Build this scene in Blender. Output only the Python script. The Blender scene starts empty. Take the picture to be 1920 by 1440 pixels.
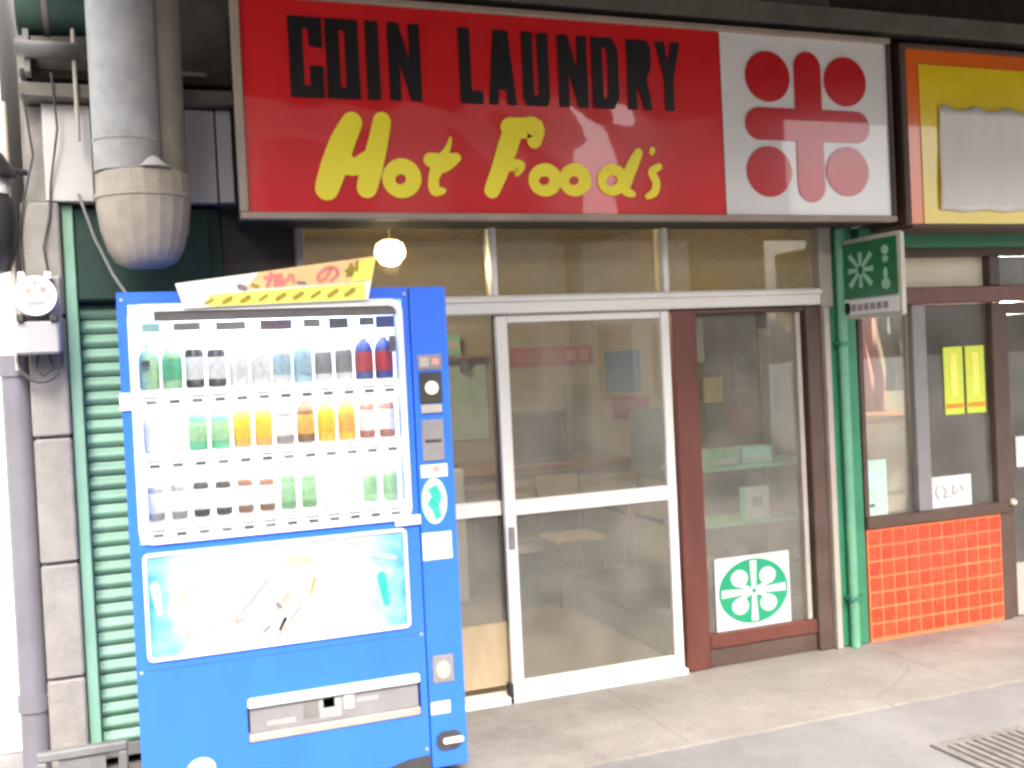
import bpy, bmesh, math, random
from mathutils import Vector, Matrix
random.seed(7)
R = math.radians
scn = bpy.context.scene
COL = scn.collection

# ------------------------------------------------------------------ camera
# world: X along the shop fronts, Y into them, Z up; camera stands on the street
CAMZ, FPX, PW, PH = 1.53, 1950.0, 1920, 1440
YAW, PITCH, ROLL = R(20.36), R(-1.026), R(-2.77)
fwd = Vector((math.sin(YAW)*math.cos(PITCH), math.cos(YAW)*math.cos(PITCH), math.sin(PITCH)))
rgt0 = Vector((math.cos(YAW), -math.sin(YAW), 0)); up0 = rgt0.cross(fwd)
rgt = rgt0*math.cos(ROLL)+up0*math.sin(ROLL); upv = -rgt0*math.sin(ROLL)+up0*math.cos(ROLL)
cam_d = bpy.data.cameras.new('camera'); cam = bpy.data.objects.new('camera', cam_d); COL.objects.link(cam)
m3 = Matrix((rgt, upv, -fwd)).transposed()
cam.matrix_world = Matrix.Translation((0, 0, CAMZ)) @ m3.to_4x4()
cam_d.sensor_width = 36; cam_d.lens = 36*FPX/PW; cam_d.clip_end = 500; cam_d.clip_start = .05
cam_d.dof.use_dof = True; cam_d.dof.focus_distance = 4.3; cam_d.dof.aperture_fstop = 4.0
scn.camera = cam
scn.cycles.pixel_filter_type = 'BLACKMAN_HARRIS'; scn.cycles.filter_width = 2.8
def at(px, py, Y):                     # photo pixel -> point on the plane Y
    d = fwd + rgt*((px-PW/2)/FPX) - upv*((py-PH/2)/FPX)
    return Vector((0, 0, CAMZ)) + d*(Y/d.y)

# ------------------------------------------------------------------ sky, sun, exposure
SUN_EL, SUN_AZ = R(45), R(184)        # behind the camera, a little to its left
wd = bpy.data.worlds.new('World'); scn.world = wd; wd.use_nodes = True
nt = wd.node_tree; nt.nodes.clear()
sky = nt.nodes.new('ShaderNodeTexSky'); sky.sky_type = 'NISHITA'; sky.sun_disc = False
sky.sun_elevation = SUN_EL; sky.sun_rotation = SUN_AZ; sky.air_density = 1.0; sky.dust_density = 6.0; sky.ozone_density = 1.0
hs = nt.nodes.new('ShaderNodeHueSaturation'); hs.inputs['Saturation'].default_value = .30
bg = nt.nodes.new('ShaderNodeBackground'); bg.inputs['Strength'].default_value = .15
wo = nt.nodes.new('ShaderNodeOutputWorld')
nt.links.new(sky.outputs[0], hs.inputs['Color']); nt.links.new(hs.outputs[0], bg.inputs[0]); nt.links.new(bg.outputs[0], wo.inputs[0])
sl = bpy.data.lights.new('sun', 'SUN'); sl.energy = 1.1; sl.angle = R(30); sl.color = (1, .965, .91)
so = bpy.data.objects.new('sun', sl); COL.objects.link(so)
sdir = Vector((math.sin(SUN_AZ)*math.cos(SUN_EL), math.cos(SUN_AZ)*math.cos(SUN_EL), math.sin(SUN_EL)))
so.rotation_euler = sdir.to_track_quat('Z', 'Y').to_euler()
vs = scn.view_settings; vs.view_transform = 'Standard'; vs.look = 'None'; vs.exposure = 2.0; vs.gamma = 1.0; vs.use_curve_mapping = False
scn.cycles.max_bounces = 10; scn.cycles.transparent_max_bounces = 24; scn.cycles.caustics_reflective = False; scn.cycles.caustics_refractive = False

# ------------------------------------------------------------------ materials
M = {}
def mat(n, col, rough=.5, var=.12, scale=6., bump=0., bscale=60., metal=0., coat=0., dirt=0., dirtcol=(.06,.05,.04), rnd=0., emit=0., spec=.5, stretch=(1,1,1)):
    m = bpy.data.materials.new(n); m.use_nodes = True; t = m.node_tree; N = t.nodes; L = t.links
    b = N['Principled BSDF']; b.inputs['Roughness'].default_value = rough; b.inputs['Metallic'].default_value = metal
    b.inputs['Coat Weight'].default_value = coat; b.inputs['Coat Roughness'].default_value = .02
    b.inputs['Specular IOR Level'].default_value = spec
    g = N.new('ShaderNodeNewGeometry'); mp = N.new('ShaderNodeMapping'); mp.inputs['Scale'].default_value = stretch
    L.new(g.outputs['Position'], mp.inputs['Vector'])
    nz = N.new('ShaderNodeTexNoise'); nz.inputs['Scale'].default_value = scale; nz.inputs['Detail'].default_value = 6; nz.inputs['Roughness'].default_value = .65
    L.new(mp.outputs[0], nz.inputs['Vector'])
    rp = N.new('ShaderNodeValToRGB'); rp.color_ramp.elements[0].position = .3; rp.color_ramp.elements[1].position = .7
    rp.color_ramp.elements[0].color = (*[max(0, c*(1-var)) for c in col], 1); rp.color_ramp.elements[1].color = (*[min(1, c*(1+var)) for c in col], 1)
    L.new(nz.outputs['Fac'], rp.inputs['Fac']); cur = rp.outputs['Color']
    if dirt:
        n2 = N.new('ShaderNodeTexNoise'); n2.inputs['Scale'].default_value = scale*.45; n2.inputs['Detail'].default_value = 9; n2.inputs['Roughness'].default_value = .7
        L.new(mp.outputs[0], n2.inputs['Vector'])
        r2 = N.new('ShaderNodeMapRange'); r2.inputs['From Min'].default_value = .48; r2.inputs['From Max'].default_value = .78; r2.inputs['To Max'].default_value = dirt
        L.new(n2.outputs['Fac'], r2.inputs['Value'])
        mx = N.new('ShaderNodeMix'); mx.data_type = 'RGBA'; mx.inputs['B'].default_value = (*dirtcol, 1)
        L.new(r2.outputs[0], mx.inputs['Factor']); L.new(cur, mx.inputs['A']); cur = mx.outputs['Result']
    if rnd:
        oi = N.new('ShaderNodeObjectInfo'); r3 = N.new('ShaderNodeMapRange'); r3.inputs['To Min'].default_value = 1-rnd; r3.inputs['To Max'].default_value = 1+rnd
        L.new(oi.outputs['Random'], r3.inputs['Value']); hv = N.new('ShaderNodeHueSaturation')
        L.new(r3.outputs[0], hv.inputs['Value']); L.new(cur, hv.inputs['Color']); cur = hv.outputs[0]
    L.new(cur, b.inputs['Base Color'])
    if emit:
        L.new(cur, b.inputs['Emission Color']); b.inputs['Emission Strength'].default_value = emit
    rr = N.new('ShaderNodeMapRange'); rr.inputs['To Min'].default_value = max(.02, rough*.8); rr.inputs['To Max'].default_value = min(1, rough*1.25)
    L.new(nz.outputs['Fac'], rr.inputs['Value']); L.new(rr.outputs[0], b.inputs['Roughness'])
    if bump:
        n3 = N.new('ShaderNodeTexNoise'); n3.inputs['Scale'].default_value = bscale; n3.inputs['Detail'].default_value = 5
        L.new(mp.outputs[0], n3.inputs['Vector'])
        bp = N.new('ShaderNodeBump'); bp.inputs['Strength'].default_value = bump; bp.inputs['Distance'].default_value = .01
        L.new(n3.outputs['Fac'], bp.inputs['Height']); L.new(bp.outputs[0], b.inputs['Normal'])
    M[n] = m; return m
def glass(n, tint=(.9,.93,.9), dust_haze=.05, dust_haze_col=(.6,.57,.5), ior=1.5):
    m = bpy.data.materials.new(n); m.use_nodes = True; t = m.node_tree; N = t.nodes; L = t.links; N.clear()
    o = N.new('ShaderNodeOutputMaterial'); tr = N.new('ShaderNodeBsdfTransparent'); tr.inputs[0].default_value = (*tint, 1)
    gl = N.new('ShaderNodeBsdfGlossy'); gl.inputs['Roughness'].default_value = .01
    df = N.new('ShaderNodeBsdfDiffuse'); df.inputs[0].default_value = (*dust_haze_col, 1)  # diffuse veil: dust on the pane plus the pale haze of reflections
    fr = N.new('ShaderNodeFresnel'); fr.inputs['IOR'].default_value = ior
    ml = N.new('ShaderNodeMath'); ml.operation = 'MULTIPLY'; ml.inputs[1].default_value = 1.7; ml.use_clamp = True
    g = N.new('ShaderNodeNewGeometry'); nz = N.new('ShaderNodeTexNoise'); nz.inputs['Scale'].default_value = 4; nz.inputs['Detail'].default_value = 8
    L.new(g.outputs['Position'], nz.inputs['Vector'])
    mr = N.new('ShaderNodeMapRange'); mr.inputs['From Min'].default_value = .3; mr.inputs['From Max'].default_value = .75; mr.inputs['To Min'].default_value = dust_haze*.5; mr.inputs['To Max'].default_value = dust_haze*1.7
    L.new(nz.outputs['Fac'], mr.inputs['Value'])
    a = N.new('ShaderNodeMixShader'); b = N.new('ShaderNodeMixShader')
    L.new(mr.outputs[0], a.inputs[0]); L.new(tr.outputs[0], a.inputs[1]); L.new(df.outputs[0], a.inputs[2])
    L.new(fr.outputs[0], ml.inputs[0]); L.new(ml.outputs[0], b.inputs[0]); L.new(a.outputs[0], b.inputs[1]); L.new(gl.outputs[0], b.inputs[2])
    L.new(b.outputs[0], o.inputs[0]); M[n] = m; return m

def ground_mat(n, col, dark, crack=.5):
    m = mat(n, col, .9, .22, 2.0, .5, 110, dirt=1.0, dirtcol=dark); t = m.node_tree; N = t.nodes; L = t.links; b = N['Principled BSDF']
    src = b.inputs['Base Color'].links[0].from_socket; g = N.new('ShaderNodeNewGeometry')
    wz = N.new('ShaderNodeTexNoise'); wz.inputs['Scale'].default_value = 3.; wz.inputs['Detail'].default_value = 6; L.new(g.outputs['Position'], wz.inputs['Vector'])
    mx = N.new('ShaderNodeMix'); mx.data_type = 'VECTOR'; mx.inputs['Factor'].default_value = .22; L.new(g.outputs['Position'], mx.inputs['A']); L.new(wz.outputs['Color'], mx.inputs['B'])
    vo = N.new('ShaderNodeTexVoronoi'); vo.feature = 'DISTANCE_TO_EDGE'; vo.inputs['Scale'].default_value = .45; L.new(mx.outputs['Result'], vo.inputs['Vector'])
    r1 = N.new('ShaderNodeMapRange'); r1.inputs['From Min'].default_value = 0; r1.inputs['From Max'].default_value = .004; r1.inputs['To Min'].default_value = crack; r1.inputs['To Max'].default_value = 0; L.new(vo.outputs['Distance'], r1.inputs['Value'])
    sp = N.new('ShaderNodeTexVoronoi'); sp.inputs['Scale'].default_value = 7; L.new(mx.outputs['Result'], sp.inputs['Vector'])
    r2 = N.new('ShaderNodeMapRange'); r2.inputs['From Min'].default_value = .09; r2.inputs['From Max'].default_value = .16; r2.inputs['To Min'].default_value = .18; r2.inputs['To Max'].default_value = 0; L.new(sp.outputs['Distance'], r2.inputs['Value'])
    gr_ = N.new('ShaderNodeTexNoise'); gr_.inputs['Scale'].default_value = 160; gr_.inputs['Detail'].default_value = 3; L.new(g.outputs['Position'], gr_.inputs['Vector'])
    r3 = N.new('ShaderNodeMapRange'); r3.inputs['From Min'].default_value = .35; r3.inputs['From Max'].default_value = .75; r3.inputs['To Min'].default_value = 0; r3.inputs['To Max'].default_value = .5; L.new(gr_.outputs['Fac'], r3.inputs['Value'])
    cur = src
    for f in (r1, r2, r3):
        q = N.new('ShaderNodeMix'); q.data_type = 'RGBA'; q.inputs['B'].default_value = (*[c*.55 for c in dark], 1) if f is not r3 else (*dark, 1)
        L.new(f.outputs[0], q.inputs['Factor']); L.new(cur, q.inputs['A']); cur = q.outputs['Result']
    L.new(cur, b.inputs['Base Color'])
ground_mat('asphalt', (.25,.232,.224), (.14,.13,.124), .12)
ground_mat('concrete', (.31,.275,.24), (.125,.11,.096), .22)
mat('pillar_concrete', (.25,.228,.205), .9, .18, 7, .4, 80, dirt=.5, dirtcol=(.14,.125,.11))
mat('fascia', (.50,.47,.45), .6, .06, 3, .08, 30, dirt=.25, dirtcol=(.22,.2,.17))
mat('dark_wood_shade', (.045,.036,.028), .75, .4, 9, .3, 40, stretch=(1,1,.2))
mat('old_wall', (.21,.188,.16), .85, .3, 5, .3, 40, dirt=.5)
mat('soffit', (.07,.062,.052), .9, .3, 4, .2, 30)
mat('beam', (.13,.115,.095), .8, .25, 5, .3, 50, dirt=.5, dirtcol=(.04,.035,.03))
mat('sign_red', (.66,.010,.014), .2, .06, 3, .0, coat=1.0)
mat('sign_white', (.80,.785,.76), .2, .03, 3, coat=1.0, dirt=.1, dirtcol=(.45,.42,.38))
mat('emblem_red', (.56,.006,.014), .2, .05, 4, coat=1.0)
mat('ink_black', (.008,.007,.008), .35, .2, 6)
mat('ink_yellow', (1.0,.84,.04), .3, .04, 5)
mat('sign_frame', (.34,.27,.21), .5, .12, 6, .1, 40, metal=.0, dirt=.3)
mat('sign_orange', (.85,.15,.012), .16, .06, 4, coat=1.0)
mat('sign_yellow', (.85,.63,.01), .16, .06, 4, coat=1.0)
mat('paper', (.80,.77,.74), .8, .06, 5, .25, 18, stretch=(1,1,.15))
mat('brown_frame', (.125,.036,.026), .4, .25, 8, .15, 40, coat=.15, stretch=(1,1,.3), dirt=.25, dirtcol=(.16,.09,.06))
mat('dark_brown', (.085,.05,.038), .55, .25, 8, .15, 40)
mat('white_alu', (.74,.71,.67), .38, .04, 5, .03, 30, dirt=.1, dirtcol=(.5,.46,.4))
mat('beige_alu', (.42,.36,.31), .45, .08, 5, .03, 30, dirt=.15)
mat('rubber', (.03,.027,.025), .7, .2, 10)
mat('green_paint', (.035,.21,.115), .42, .15, 7, .1, 50, dirt=.3, dirtcol=(.05,.09,.06))
mat('light_green', (.23,.41,.295), .45, .12, 6, .08, 50, dirt=.3, dirtcol=(.09,.2,.13), rnd=.08)
mat('mid_green', (.14,.35,.22), .42, .16, 7, .1, 50, dirt=.35, dirtcol=(.06,.13,.09))
mat('dark_green', (.020,.045,.033), .9, .3, 7, .1, 40)
mat('tile_orange', (.74,.058,.022), .26, .14, 14, .08, 40, coat=.2, rnd=.13, dirt=.2, dirtcol=(.4,.05,.02))
mat('grout', (.80,.19,.075), .8, .14, 9, .2, 100, dirt=.4, dirtcol=(.45,.16,.08))
mat('tan_panel', (.40,.30,.18), .6, .2, 5, .12, 40, stretch=(1,1,.25))
mat('peg_board', (.20,.16,.12), .8, .35, 7, .1, 40, dirt=.4)
mat('tan_wall', (.42,.34,.24), .8, .10, 2.5, .1, 40)
mat('room_floor', (.30,.245,.19), .45, .15, 3, .1, 40, dirt=.35, dirtcol=(.14,.11,.09))
mat('ceiling_board', (.42,.35,.24), .8, .08, 3)
mat('galv', (.36,.36,.355), .7, .16, 12, .25, 45, metal=.15, dirt=.5, dirtcol=(.17,.165,.16))
mat('brown_pipe', (.20,.175,.135), .7, .2, 9, .2, 40, dirt=.4)
mat('cup', (.34,.295,.24), .45, .18, 9, .2, 40, dirt=.4, dirtcol=(.15,.13,.09))
mat('grey_metal', (.20,.195,.185), .65, .15, 9, .15, 60, metal=.35, dirt=.35)
mat('lilac_grey', (.16,.152,.172), .5, .10, 4, .06, 40)
mat('meter_grey', (.36,.345,.34), .55, .08, 10, .05, 40, dirt=.2)
mat('meter_white', (.78,.78,.75), .2, .05, 10, coat=.5)
mat('black_paint', (.014,.013,.014), .4, .3, 8, .1, 40)
mat('cable', (.05,.048,.05), .6, .2, 20)
mat('blue_paint', (.028,.145,.76), .34, .07, 3.5, .04, 18, coat=.25, dirt=.35, dirtcol=(.035,.11,.46), stretch=(1.6,1,.5))
mat('blue_dark', (.03,.12,.55), .32, .08, 4, .03, 25, coat=.3)
mat('white_plastic', (.70,.72,.73), .35, .02, 6)
mat('display_white', (.9,.92,.93), .5, .01, 4, emit=.5)
mat('strip_white', (.9,.91,.92), .5, .01, 4, emit=.36)
mat('tube_light', (1,.99,.97), .5, .0, 4, emit=11.0)
mat('button', (.10,.105,.125), .4, .3, 40, rnd=.4)
mat('tag', (.84,.83,.82), .5, .1, 40, rnd=.15)
mat('dark_plastic', (.05,.048,.045), .35, .2, 10)
mat('grey_plastic', (.22,.205,.21), .4, .12, 10)
mat('silver', (.5,.47,.44), .35, .1, 12, metal=.5)
mat('cream_knob', (.85,.83,.6), .35, .05, 10)
mat('teal', (.03,.40,.30), .4, .35, 35)
mat('aqua', (.45,.85,.85), .45, .15, 20)
mat('sticker_white', (.60,.60,.58), .5, .03, 10)
mat('sticker_green', (.012,.28,.14), .45, .06, 10)
mat('sign_green', (.008,.16,.06), .25, .12, 9, coat=.4)
mat('pale_green', (.32,.6,.4), .4, .15, 20)
mat('pale_frame', (.50,.50,.40), .5, .1, 9, dirt=.2)
mat('grey_ink', (.33,.27,.25), .6, .2, 30)
mat('light_ink', (.30,.295,.29), .6, .1, 30)
mat('banner_white', (.88,.86,.78), .6, .02, 6)
mat('banner_orange', (.86,.58,.27), .6, .12, 9)
mat('banner_yellow', (.88,.80,.15), .6, .08, 9)
mat('ink_pink', (.70,.22,.2), .6, .1, 20)
mat('ink_olive', (.35,.27,.03), .6, .2, 20)
mat('lime', (.62,.70,.07), .5, .08, 12, emit=0)
mat('ink_orange', (.75,.27,.03), .5, .1, 12)
mat('mint_paper', (.46,.60,.51), .6, .08, 8)
mat('bench', (.045,.030,.037), .5, .2, 9, .15, 60)
mat('bluegrey', (.12,.15,.185), .4, .1, 6)
mat('steel_dark', (.06,.055,.05), .35, .2, 10, metal=.4)
mat('board_red', (.42,.03,.022), .5, .15, 12)
mat('board_pink', (.55,.28,.25), .6, .1, 12)
mat('poster_blue', (.08,.22,.45), .5, .15, 10)
mat('poster_plum', (.30,.03,.09), .5, .15, 10)
mat('screen', (.03,.03,.032), .15, .2, 8)
mat('counter_wood', (.30,.13,.05), .5, .2, 7, .1, 40, stretch=(.2,1,1))
mat('lamp_glow', (1,.93,.66), .5, .0, 4, emit=5.0)
mat('cloth_red', (.42,.10,.09), .8, .2, 10, .2, 30, stretch=(1,1,.2))
mat('cloth_dark', (.035,.04,.048), .8, .3, 10, .2, 30)
mat('cloth_lilac', (.24,.19,.24), .8, .2, 10, .2, 30)
mat('cream', (.60,.54,.42), .6, .08, 6)
mat('pink_plate', (.42,.16,.13), .4, .15, 10)
mat('leaf', (.045,.09,.05), .6, .3, 20)
mat('pot', (.3,.28,.25), .6, .1, 10)
mat('rust_iron', (.21,.185,.17), .75, .3, 25, .3, 90, dirt=.4)
mat('dark_gap', (.02,.018,.016), .9, .2, 10)
mat('stucco', (.82,.81,.80), .9, .05, 2, .2, 60)
mat('opp_wall', (.50,.45,.40), .9, .12, 2, .2, 40)
mat('opp_dark', (.10,.09,.085), .8, .2, 2)
mat('opp_glass', (.05,.055,.06), .15, .2, 2)
mat('opp_white', (.75,.73,.70), .8, .08, 2)
glass('pane', dust_haze=.19, dust_haze_col=(.46,.42,.36)); glass('pane_amber', (.84,.79,.62), .36, (.44,.40,.27)); glass('display_glass', (.98,.98,.98), .01)
prod = {}
for k, c in dict(white=(.93,.93,.92), green=(.42,.72,.42), black=(.05,.05,.05), sky=(.50,.72,.82), silver=(.36,.36,.37), navy=(.06,.10,.36), crimson=(.6,.07,.1), mint=(.16,.62,.36), orange=(.85,.48,.12), brown=(.23,.12,.06), gold=(.88,.62,.06), rose=(.52,.22,.18), umber=(.30,.14,.09), leafy=(.22,.46,.22), pale=(.55,.82,.5)).items():
    prod[k] = mat('product_'+k, tuple(min(.95, v*.9) for v in c), .3, .18, 60)

# ------------------------------------------------------------------ mesh helpers
class MB:
    def __init__(s): s.bm = bmesh.new()
    def box(s, x0, x1, y0, y1, z0, z1, bev=0, seg=1):
        vs = [s.bm.verts.new(p) for p in ((x0,y0,z0),(x1,y0,z0),(x1,y1,z0),(x0,y1,z0),(x0,y0,z1),(x1,y0,z1),(x1,y1,z1),(x0,y1,z1))]
        fs = [s.bm.faces.new([vs[i] for i in f]) for f in ((0,3,2,1),(4,5,6,7),(0,1,5,4),(1,2,6,5),(2,3,7,6),(3,0,4,7))]
        if bev:
            es = list({e for f in fs for e in f.edges})
            bmesh.ops.bevel(s.bm, geom=es, offset=bev, segments=seg, affect='EDGES', profile=.5)
        return s
    def prism(s, pts, y0, y1):             # pts: (x,z) outline seen from the street
        a = [s.bm.verts.new((x, y0, z)) for x, z in pts]; b = [s.bm.verts.new((x, y1, z)) for x, z in pts]
        s.bm.faces.new(a); s.bm.faces.new(list(reversed(b)))
        n = len(pts)
        for i in range(n): s.bm.faces.new((a[i], b[i], b[(i+1)%n], a[(i+1)%n]))
        return s
    def ring(s, outer, inner, y0, y1):     # two outlines of equal length
        n = len(outer)
        V = [[s.bm.verts.new((x, y, z)) for x, z in P] for P, y in ((outer,y0),(inner,y0),(outer,y1),(inner,y1))]
        for i in range(n):
            j = (i+1) % n
            s.bm.faces.new((V[0][i], V[0][j], V[1][j], V[1][i])); s.bm.faces.new((V[2][i], V[3][i], V[3][j], V[2][j]))
            s.bm.faces.new((V[0][i], V[2][i], V[2][j], V[0][j])); s.bm.faces.new((V[1][i], V[1][j], V[3][j], V[3][i]))
        return s
    def lathe(s, prof, c=(0,0,0), seg=24, rib=0, nrib=0):
        rows = []
        for r, z in prof:
            if r < 1e-6: rows.append([s.bm.verts.new((c[0], c[1], c[2]+z))])
            else:
                row = []
                for i in range(seg):
                    a = 2*math.pi*i/seg; q = r*(1+rib*(math.cos(a*nrib)**8 if nrib else 0))
                    row.append(s.bm.verts.new((c[0]+q*math.cos(a), c[1]+q*math.sin(a), c[2]+z)))
                rows.append(row)
        for A, B in zip(rows, rows[1:]):
            for i in range(seg):
                j = (i+1) % seg
                if len(A) == 1 and len(B) == 1: continue
                if len(A) == 1: f = (A[0], B[j], B[i])
                elif len(B) == 1: f = (A[i], A[j], B[0])
                else: f = (A[i], A[j], B[j], B[i])
                s.bm.faces.new(f)
        return s
    def cyl(s, c, r, z0, z1, seg=24): return s.lathe([(0,z0),(r,z0),(r,z1),(0,z1)], (c[0],c[1],0), seg)
    def disc_y(s, cx, cz, rx, rz, y0, y1, seg=32): return s.prism(ell(cx, cz, rx, rz, seg), y0, y1)
    def tube(s, pts, r, seg=8):
        P = [Vector(p) for p in pts]; rows = []
        for i, p in enumerate(P):
            d = (P[min(i+1, len(P)-1)]-P[max(i-1, 0)]).normalized()
            a = d.cross(Vector((0,0,1)) if abs(d.z) < .9 else Vector((1,0,0))).normalized(); b = d.cross(a)
            rows.append([s.bm.verts.new(p+a*(r*math.cos(2*math.pi*k/seg))+b*(r*math.sin(2*math.pi*k/seg))) for k in range(seg)])
        for A, B in zip(rows, rows[1:]):
            for i in range(seg): s.bm.faces.new((A[i], A[(i+1)%seg], B[(i+1)%seg], B[i]))
        s.bm.faces.new(list(reversed(rows[0]))); s.bm.faces.new(rows[-1])
        return s
    def ribbon(s, pts, ws, y0, y1, closed=False):   # brush stroke on the XZ plane, round ends
        P = [Vector(p) for p in pts]; n = len(P); L = []; Rr = []
        for i in range(n):
            d = (P[(i+1) % n]-P[i-1]) if closed else (P[min(i+1, n-1)]-P[max(i-1, 0)])
            d = d.normalized(); nn = Vector((-d.y, d.x)); w = ws[i]/2
            L.append(P[i]+nn*w); Rr.append(P[i]-nn*w)
        if closed: s.ring([tuple(p) for p in L], [tuple(p) for p in Rr], y0, y1); return s
        def cap(c, a, b, k=7):
            v = a-c; ang = math.atan2(v.y, v.x); r = v.length
            return [(c.x+r*math.cos(ang-math.pi*i/k), c.y+r*math.sin(ang-math.pi*i/k)) for i in range(1, k)]
        out = [tuple(p) for p in L] + cap(P[-1], L[-1], Rr[-1]) + [tuple(p) for p in reversed(Rr)] + cap(P[0], Rr[0], L[0])
        s.prism(out, y0, y1); return s
    def mesh(s, name, smooth=False):
        bmesh.ops.recalc_face_normals(s.bm, faces=s.bm.faces)
        me = bpy.data.meshes.new(name); s.bm.to_mesh(me); s.bm.free()
        if smooth:
            for p in me.polygons: p.use_smooth = True
            try: me.set_sharp_from_angle(angle=R(40))
            except Exception: pass
        return me
def ell(cx, cz, rx, rz, seg=32): return [(cx+rx*math.cos(2*math.pi*i/seg), cz+rz*math.sin(2*math.pi*i/seg)) for i in range(seg)]
def rrect(x0, x1, z0, z1, r, k=5):
    out = []
    for cx, cz, a in ((x1-r,z1-r,0),(x0+r,z1-r,90),(x0+r,z0+r,180),(x1-r,z0+r,270)):
        out += [(cx+r*math.cos(R(a+90*i/k)), cz+r*math.sin(R(a+90*i/k))) for i in range(k+1)]
    return out
def smooth_path(pts, ws, n=6):
    P = [Vector(p) for p in pts]; out = []; wo_ = []
    for i in range(len(P)-1):
        p0, p1, p2, p3 = P[max(i-1,0)], P[i], P[i+1], P[min(i+2,len(P)-1)]
        for k in range(n):
            t = k/n
            out.append(.5*((2*p1)+(p2-p0)*t+(2*p0-5*p1+4*p2-p3)*t*t+(3*p1-p0-3*p2+p3)*t**3)); wo_.append(ws[i]+(ws[i+1]-ws[i])*t)
    out.append(P[-1]); wo_.append(ws[-1]); return out, wo_
ORG = {}
def parent_to(o, p):
    o.parent = p
    if p is not None: o.matrix_parent_inverse = Matrix.Translation(-ORG.get(p.name, Vector()))
def obj(name, mb, m, parent=None, smooth=False):
    me = mb.mesh(name, smooth) if isinstance(mb, MB) else mb
    if not me.materials: me.materials.append(M[m] if isinstance(m, str) else m)
    o = bpy.data.objects.new(name, me); COL.objects.link(o)
    if parent is not None: parent_to(o, parent)
    return o
def inst(name, me, m, loc, parent=None, rot=(0,0,0), scale=(1,1,1)):      # shares mesh data, own material slot
    o = bpy.data.objects.new(name, me); COL.objects.link(o); o.location = loc; o.rotation_euler = rot; o.scale = scale
    if not me.materials: me.materials.append(None)
    o.material_slots[0].link = 'OBJECT'; o.material_slots[0].material = M[m] if isinstance(m, str) else m
    if parent is not None:
        o.parent = parent
        w = Vector(); q = parent
        # parents above have their geometry in world coordinates except instanced parents
        o.matrix_parent_inverse = Matrix.Translation(-ORG.get(parent.name, Vector()))
    return o
def tag(o, label, cat, group=None, kind=None):
    o['label'] = label; o['category'] = cat
    if group: o['group'] = group
    if kind: o['kind'] = kind
    return o
def thing(name, loc, label, cat, group=None):
    o = bpy.data.objects.new(name, None); COL.objects.link(o); o.location = loc; o.empty_display_size = .1
    ORG[o.name] = Vector(loc); return tag(o, label, cat, group)
def struct(o, label, cat):
    o['kind'] = 'structure'; o['label'] = label; o['category'] = cat; return o
BX = lambda *a, **k: MB().box(*a, **k)

# ================================================================== THE SETTING
def grid_sheet(x0, x1, y0, y1, z, nx, ny):
    mb = MB(); V = [[mb.bm.verts.new((x0+(x1-x0)*i/nx, y0+(y1-y0)*j/ny, z)) for i in range(nx+1)] for j in range(ny+1)]
    for j in range(ny):
        for i in range(nx): mb.bm.faces.new((V[j][i], V[j][i+1], V[j+1][i+1], V[j+1][i]))
    return mb
struct(obj('ground', grid_sheet(-120, 120, -120, 120, -.035, 8, 8), 'asphalt'), 'grey ground stretching away under the street', 'ground')
struct(obj('road', BX(-12, 14, -4.6, 3.585, -.03, .0), 'asphalt'), 'smooth grey road surface in front of the shops', 'road')
pv = struct(obj('pavement', BX(-.55, 14, 3.592, 4.50, -.034, -.006), 'concrete'), 'beige concrete apron along the foot of the shop fronts', 'pavement')
for x0, x1 in ((-.55,.62),(.622,2.02),(2.022,3.50),(3.502,4.9),(4.902,6.3),(6.302,7.7)):
    obj('slab', BX(x0, x1, 3.596, 4.498, -.03, .0035, bev=.002), 'concrete', pv)

# ---- far side of the street and the alley: seen in the glass and past the corner
def far_building(name, x0, x1, y0, y1, h, wallm, label, rows, cols, face):
    t = thing(name, ((x0+x1)/2, (y0+y1)/2, 0), label, 'building')
    w = obj('wall', BX(x0, x1, y0, y1, -.03, h), wallm, t)
    obj('roof_edge', BX(x0-.12, x1+.12, y0-.12, y1+.12, h, h+.16), 'beam', t)
    for r in range(rows):
        for c in range(cols):
            cx = x0+(x1-x0)*(c+.5)/cols; z = .9+r*2.6; hw = (x1-x0)/cols*.3
            yy = (y1+.0, y1+.05) if face > 0 else (y0-.05, y0)
            f = obj('window', MB().ring(rrect(cx-hw, cx+hw, z, z+1.2, .01, 1), rrect(cx-hw+.06, cx+hw-.06, z+.06, z+1.14, .01, 1), *yy), 'grey_metal', t)
            ym = (y1+.004, y1+.02) if face > 0 else (y0-.02, y0-.004)
            obj('pane', BX(cx-hw+.06, cx+hw-.06, ym[0], ym[1], z+.06, z+1.14), 'opp_glass', f)
    return t
far_building('townhouse', -9, 6.5, -9.5, -6.0, 5.4, 'opp_wall', 'wide beige two storey house across the street', 2, 6, 1)
far_building('townhouse', 6.8, 8.7, -9.5, -6.0, 3.5, 'opp_white', 'low white plastered house across the street', 1, 2, 1)
far_building('townhouse', 8.9, 10.15, -9.5, -6.0, 6.6, 'opp_dark', 'narrow dark house across the street', 2, 1, 1)
far_building('plaster_house', -7, -.44, 4.95, 9, 5.2, 'stucco', 'pale plastered house at the end of the side alley', 1, 1, -1)

# ================================================================== LAUNDRY BUILDING
WY = 4.45
B = thing('laundry_building', (1.5, WY, 0), 'weathered old shop building holding the coin laundry, with white sliding glass door', 'building')
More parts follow.
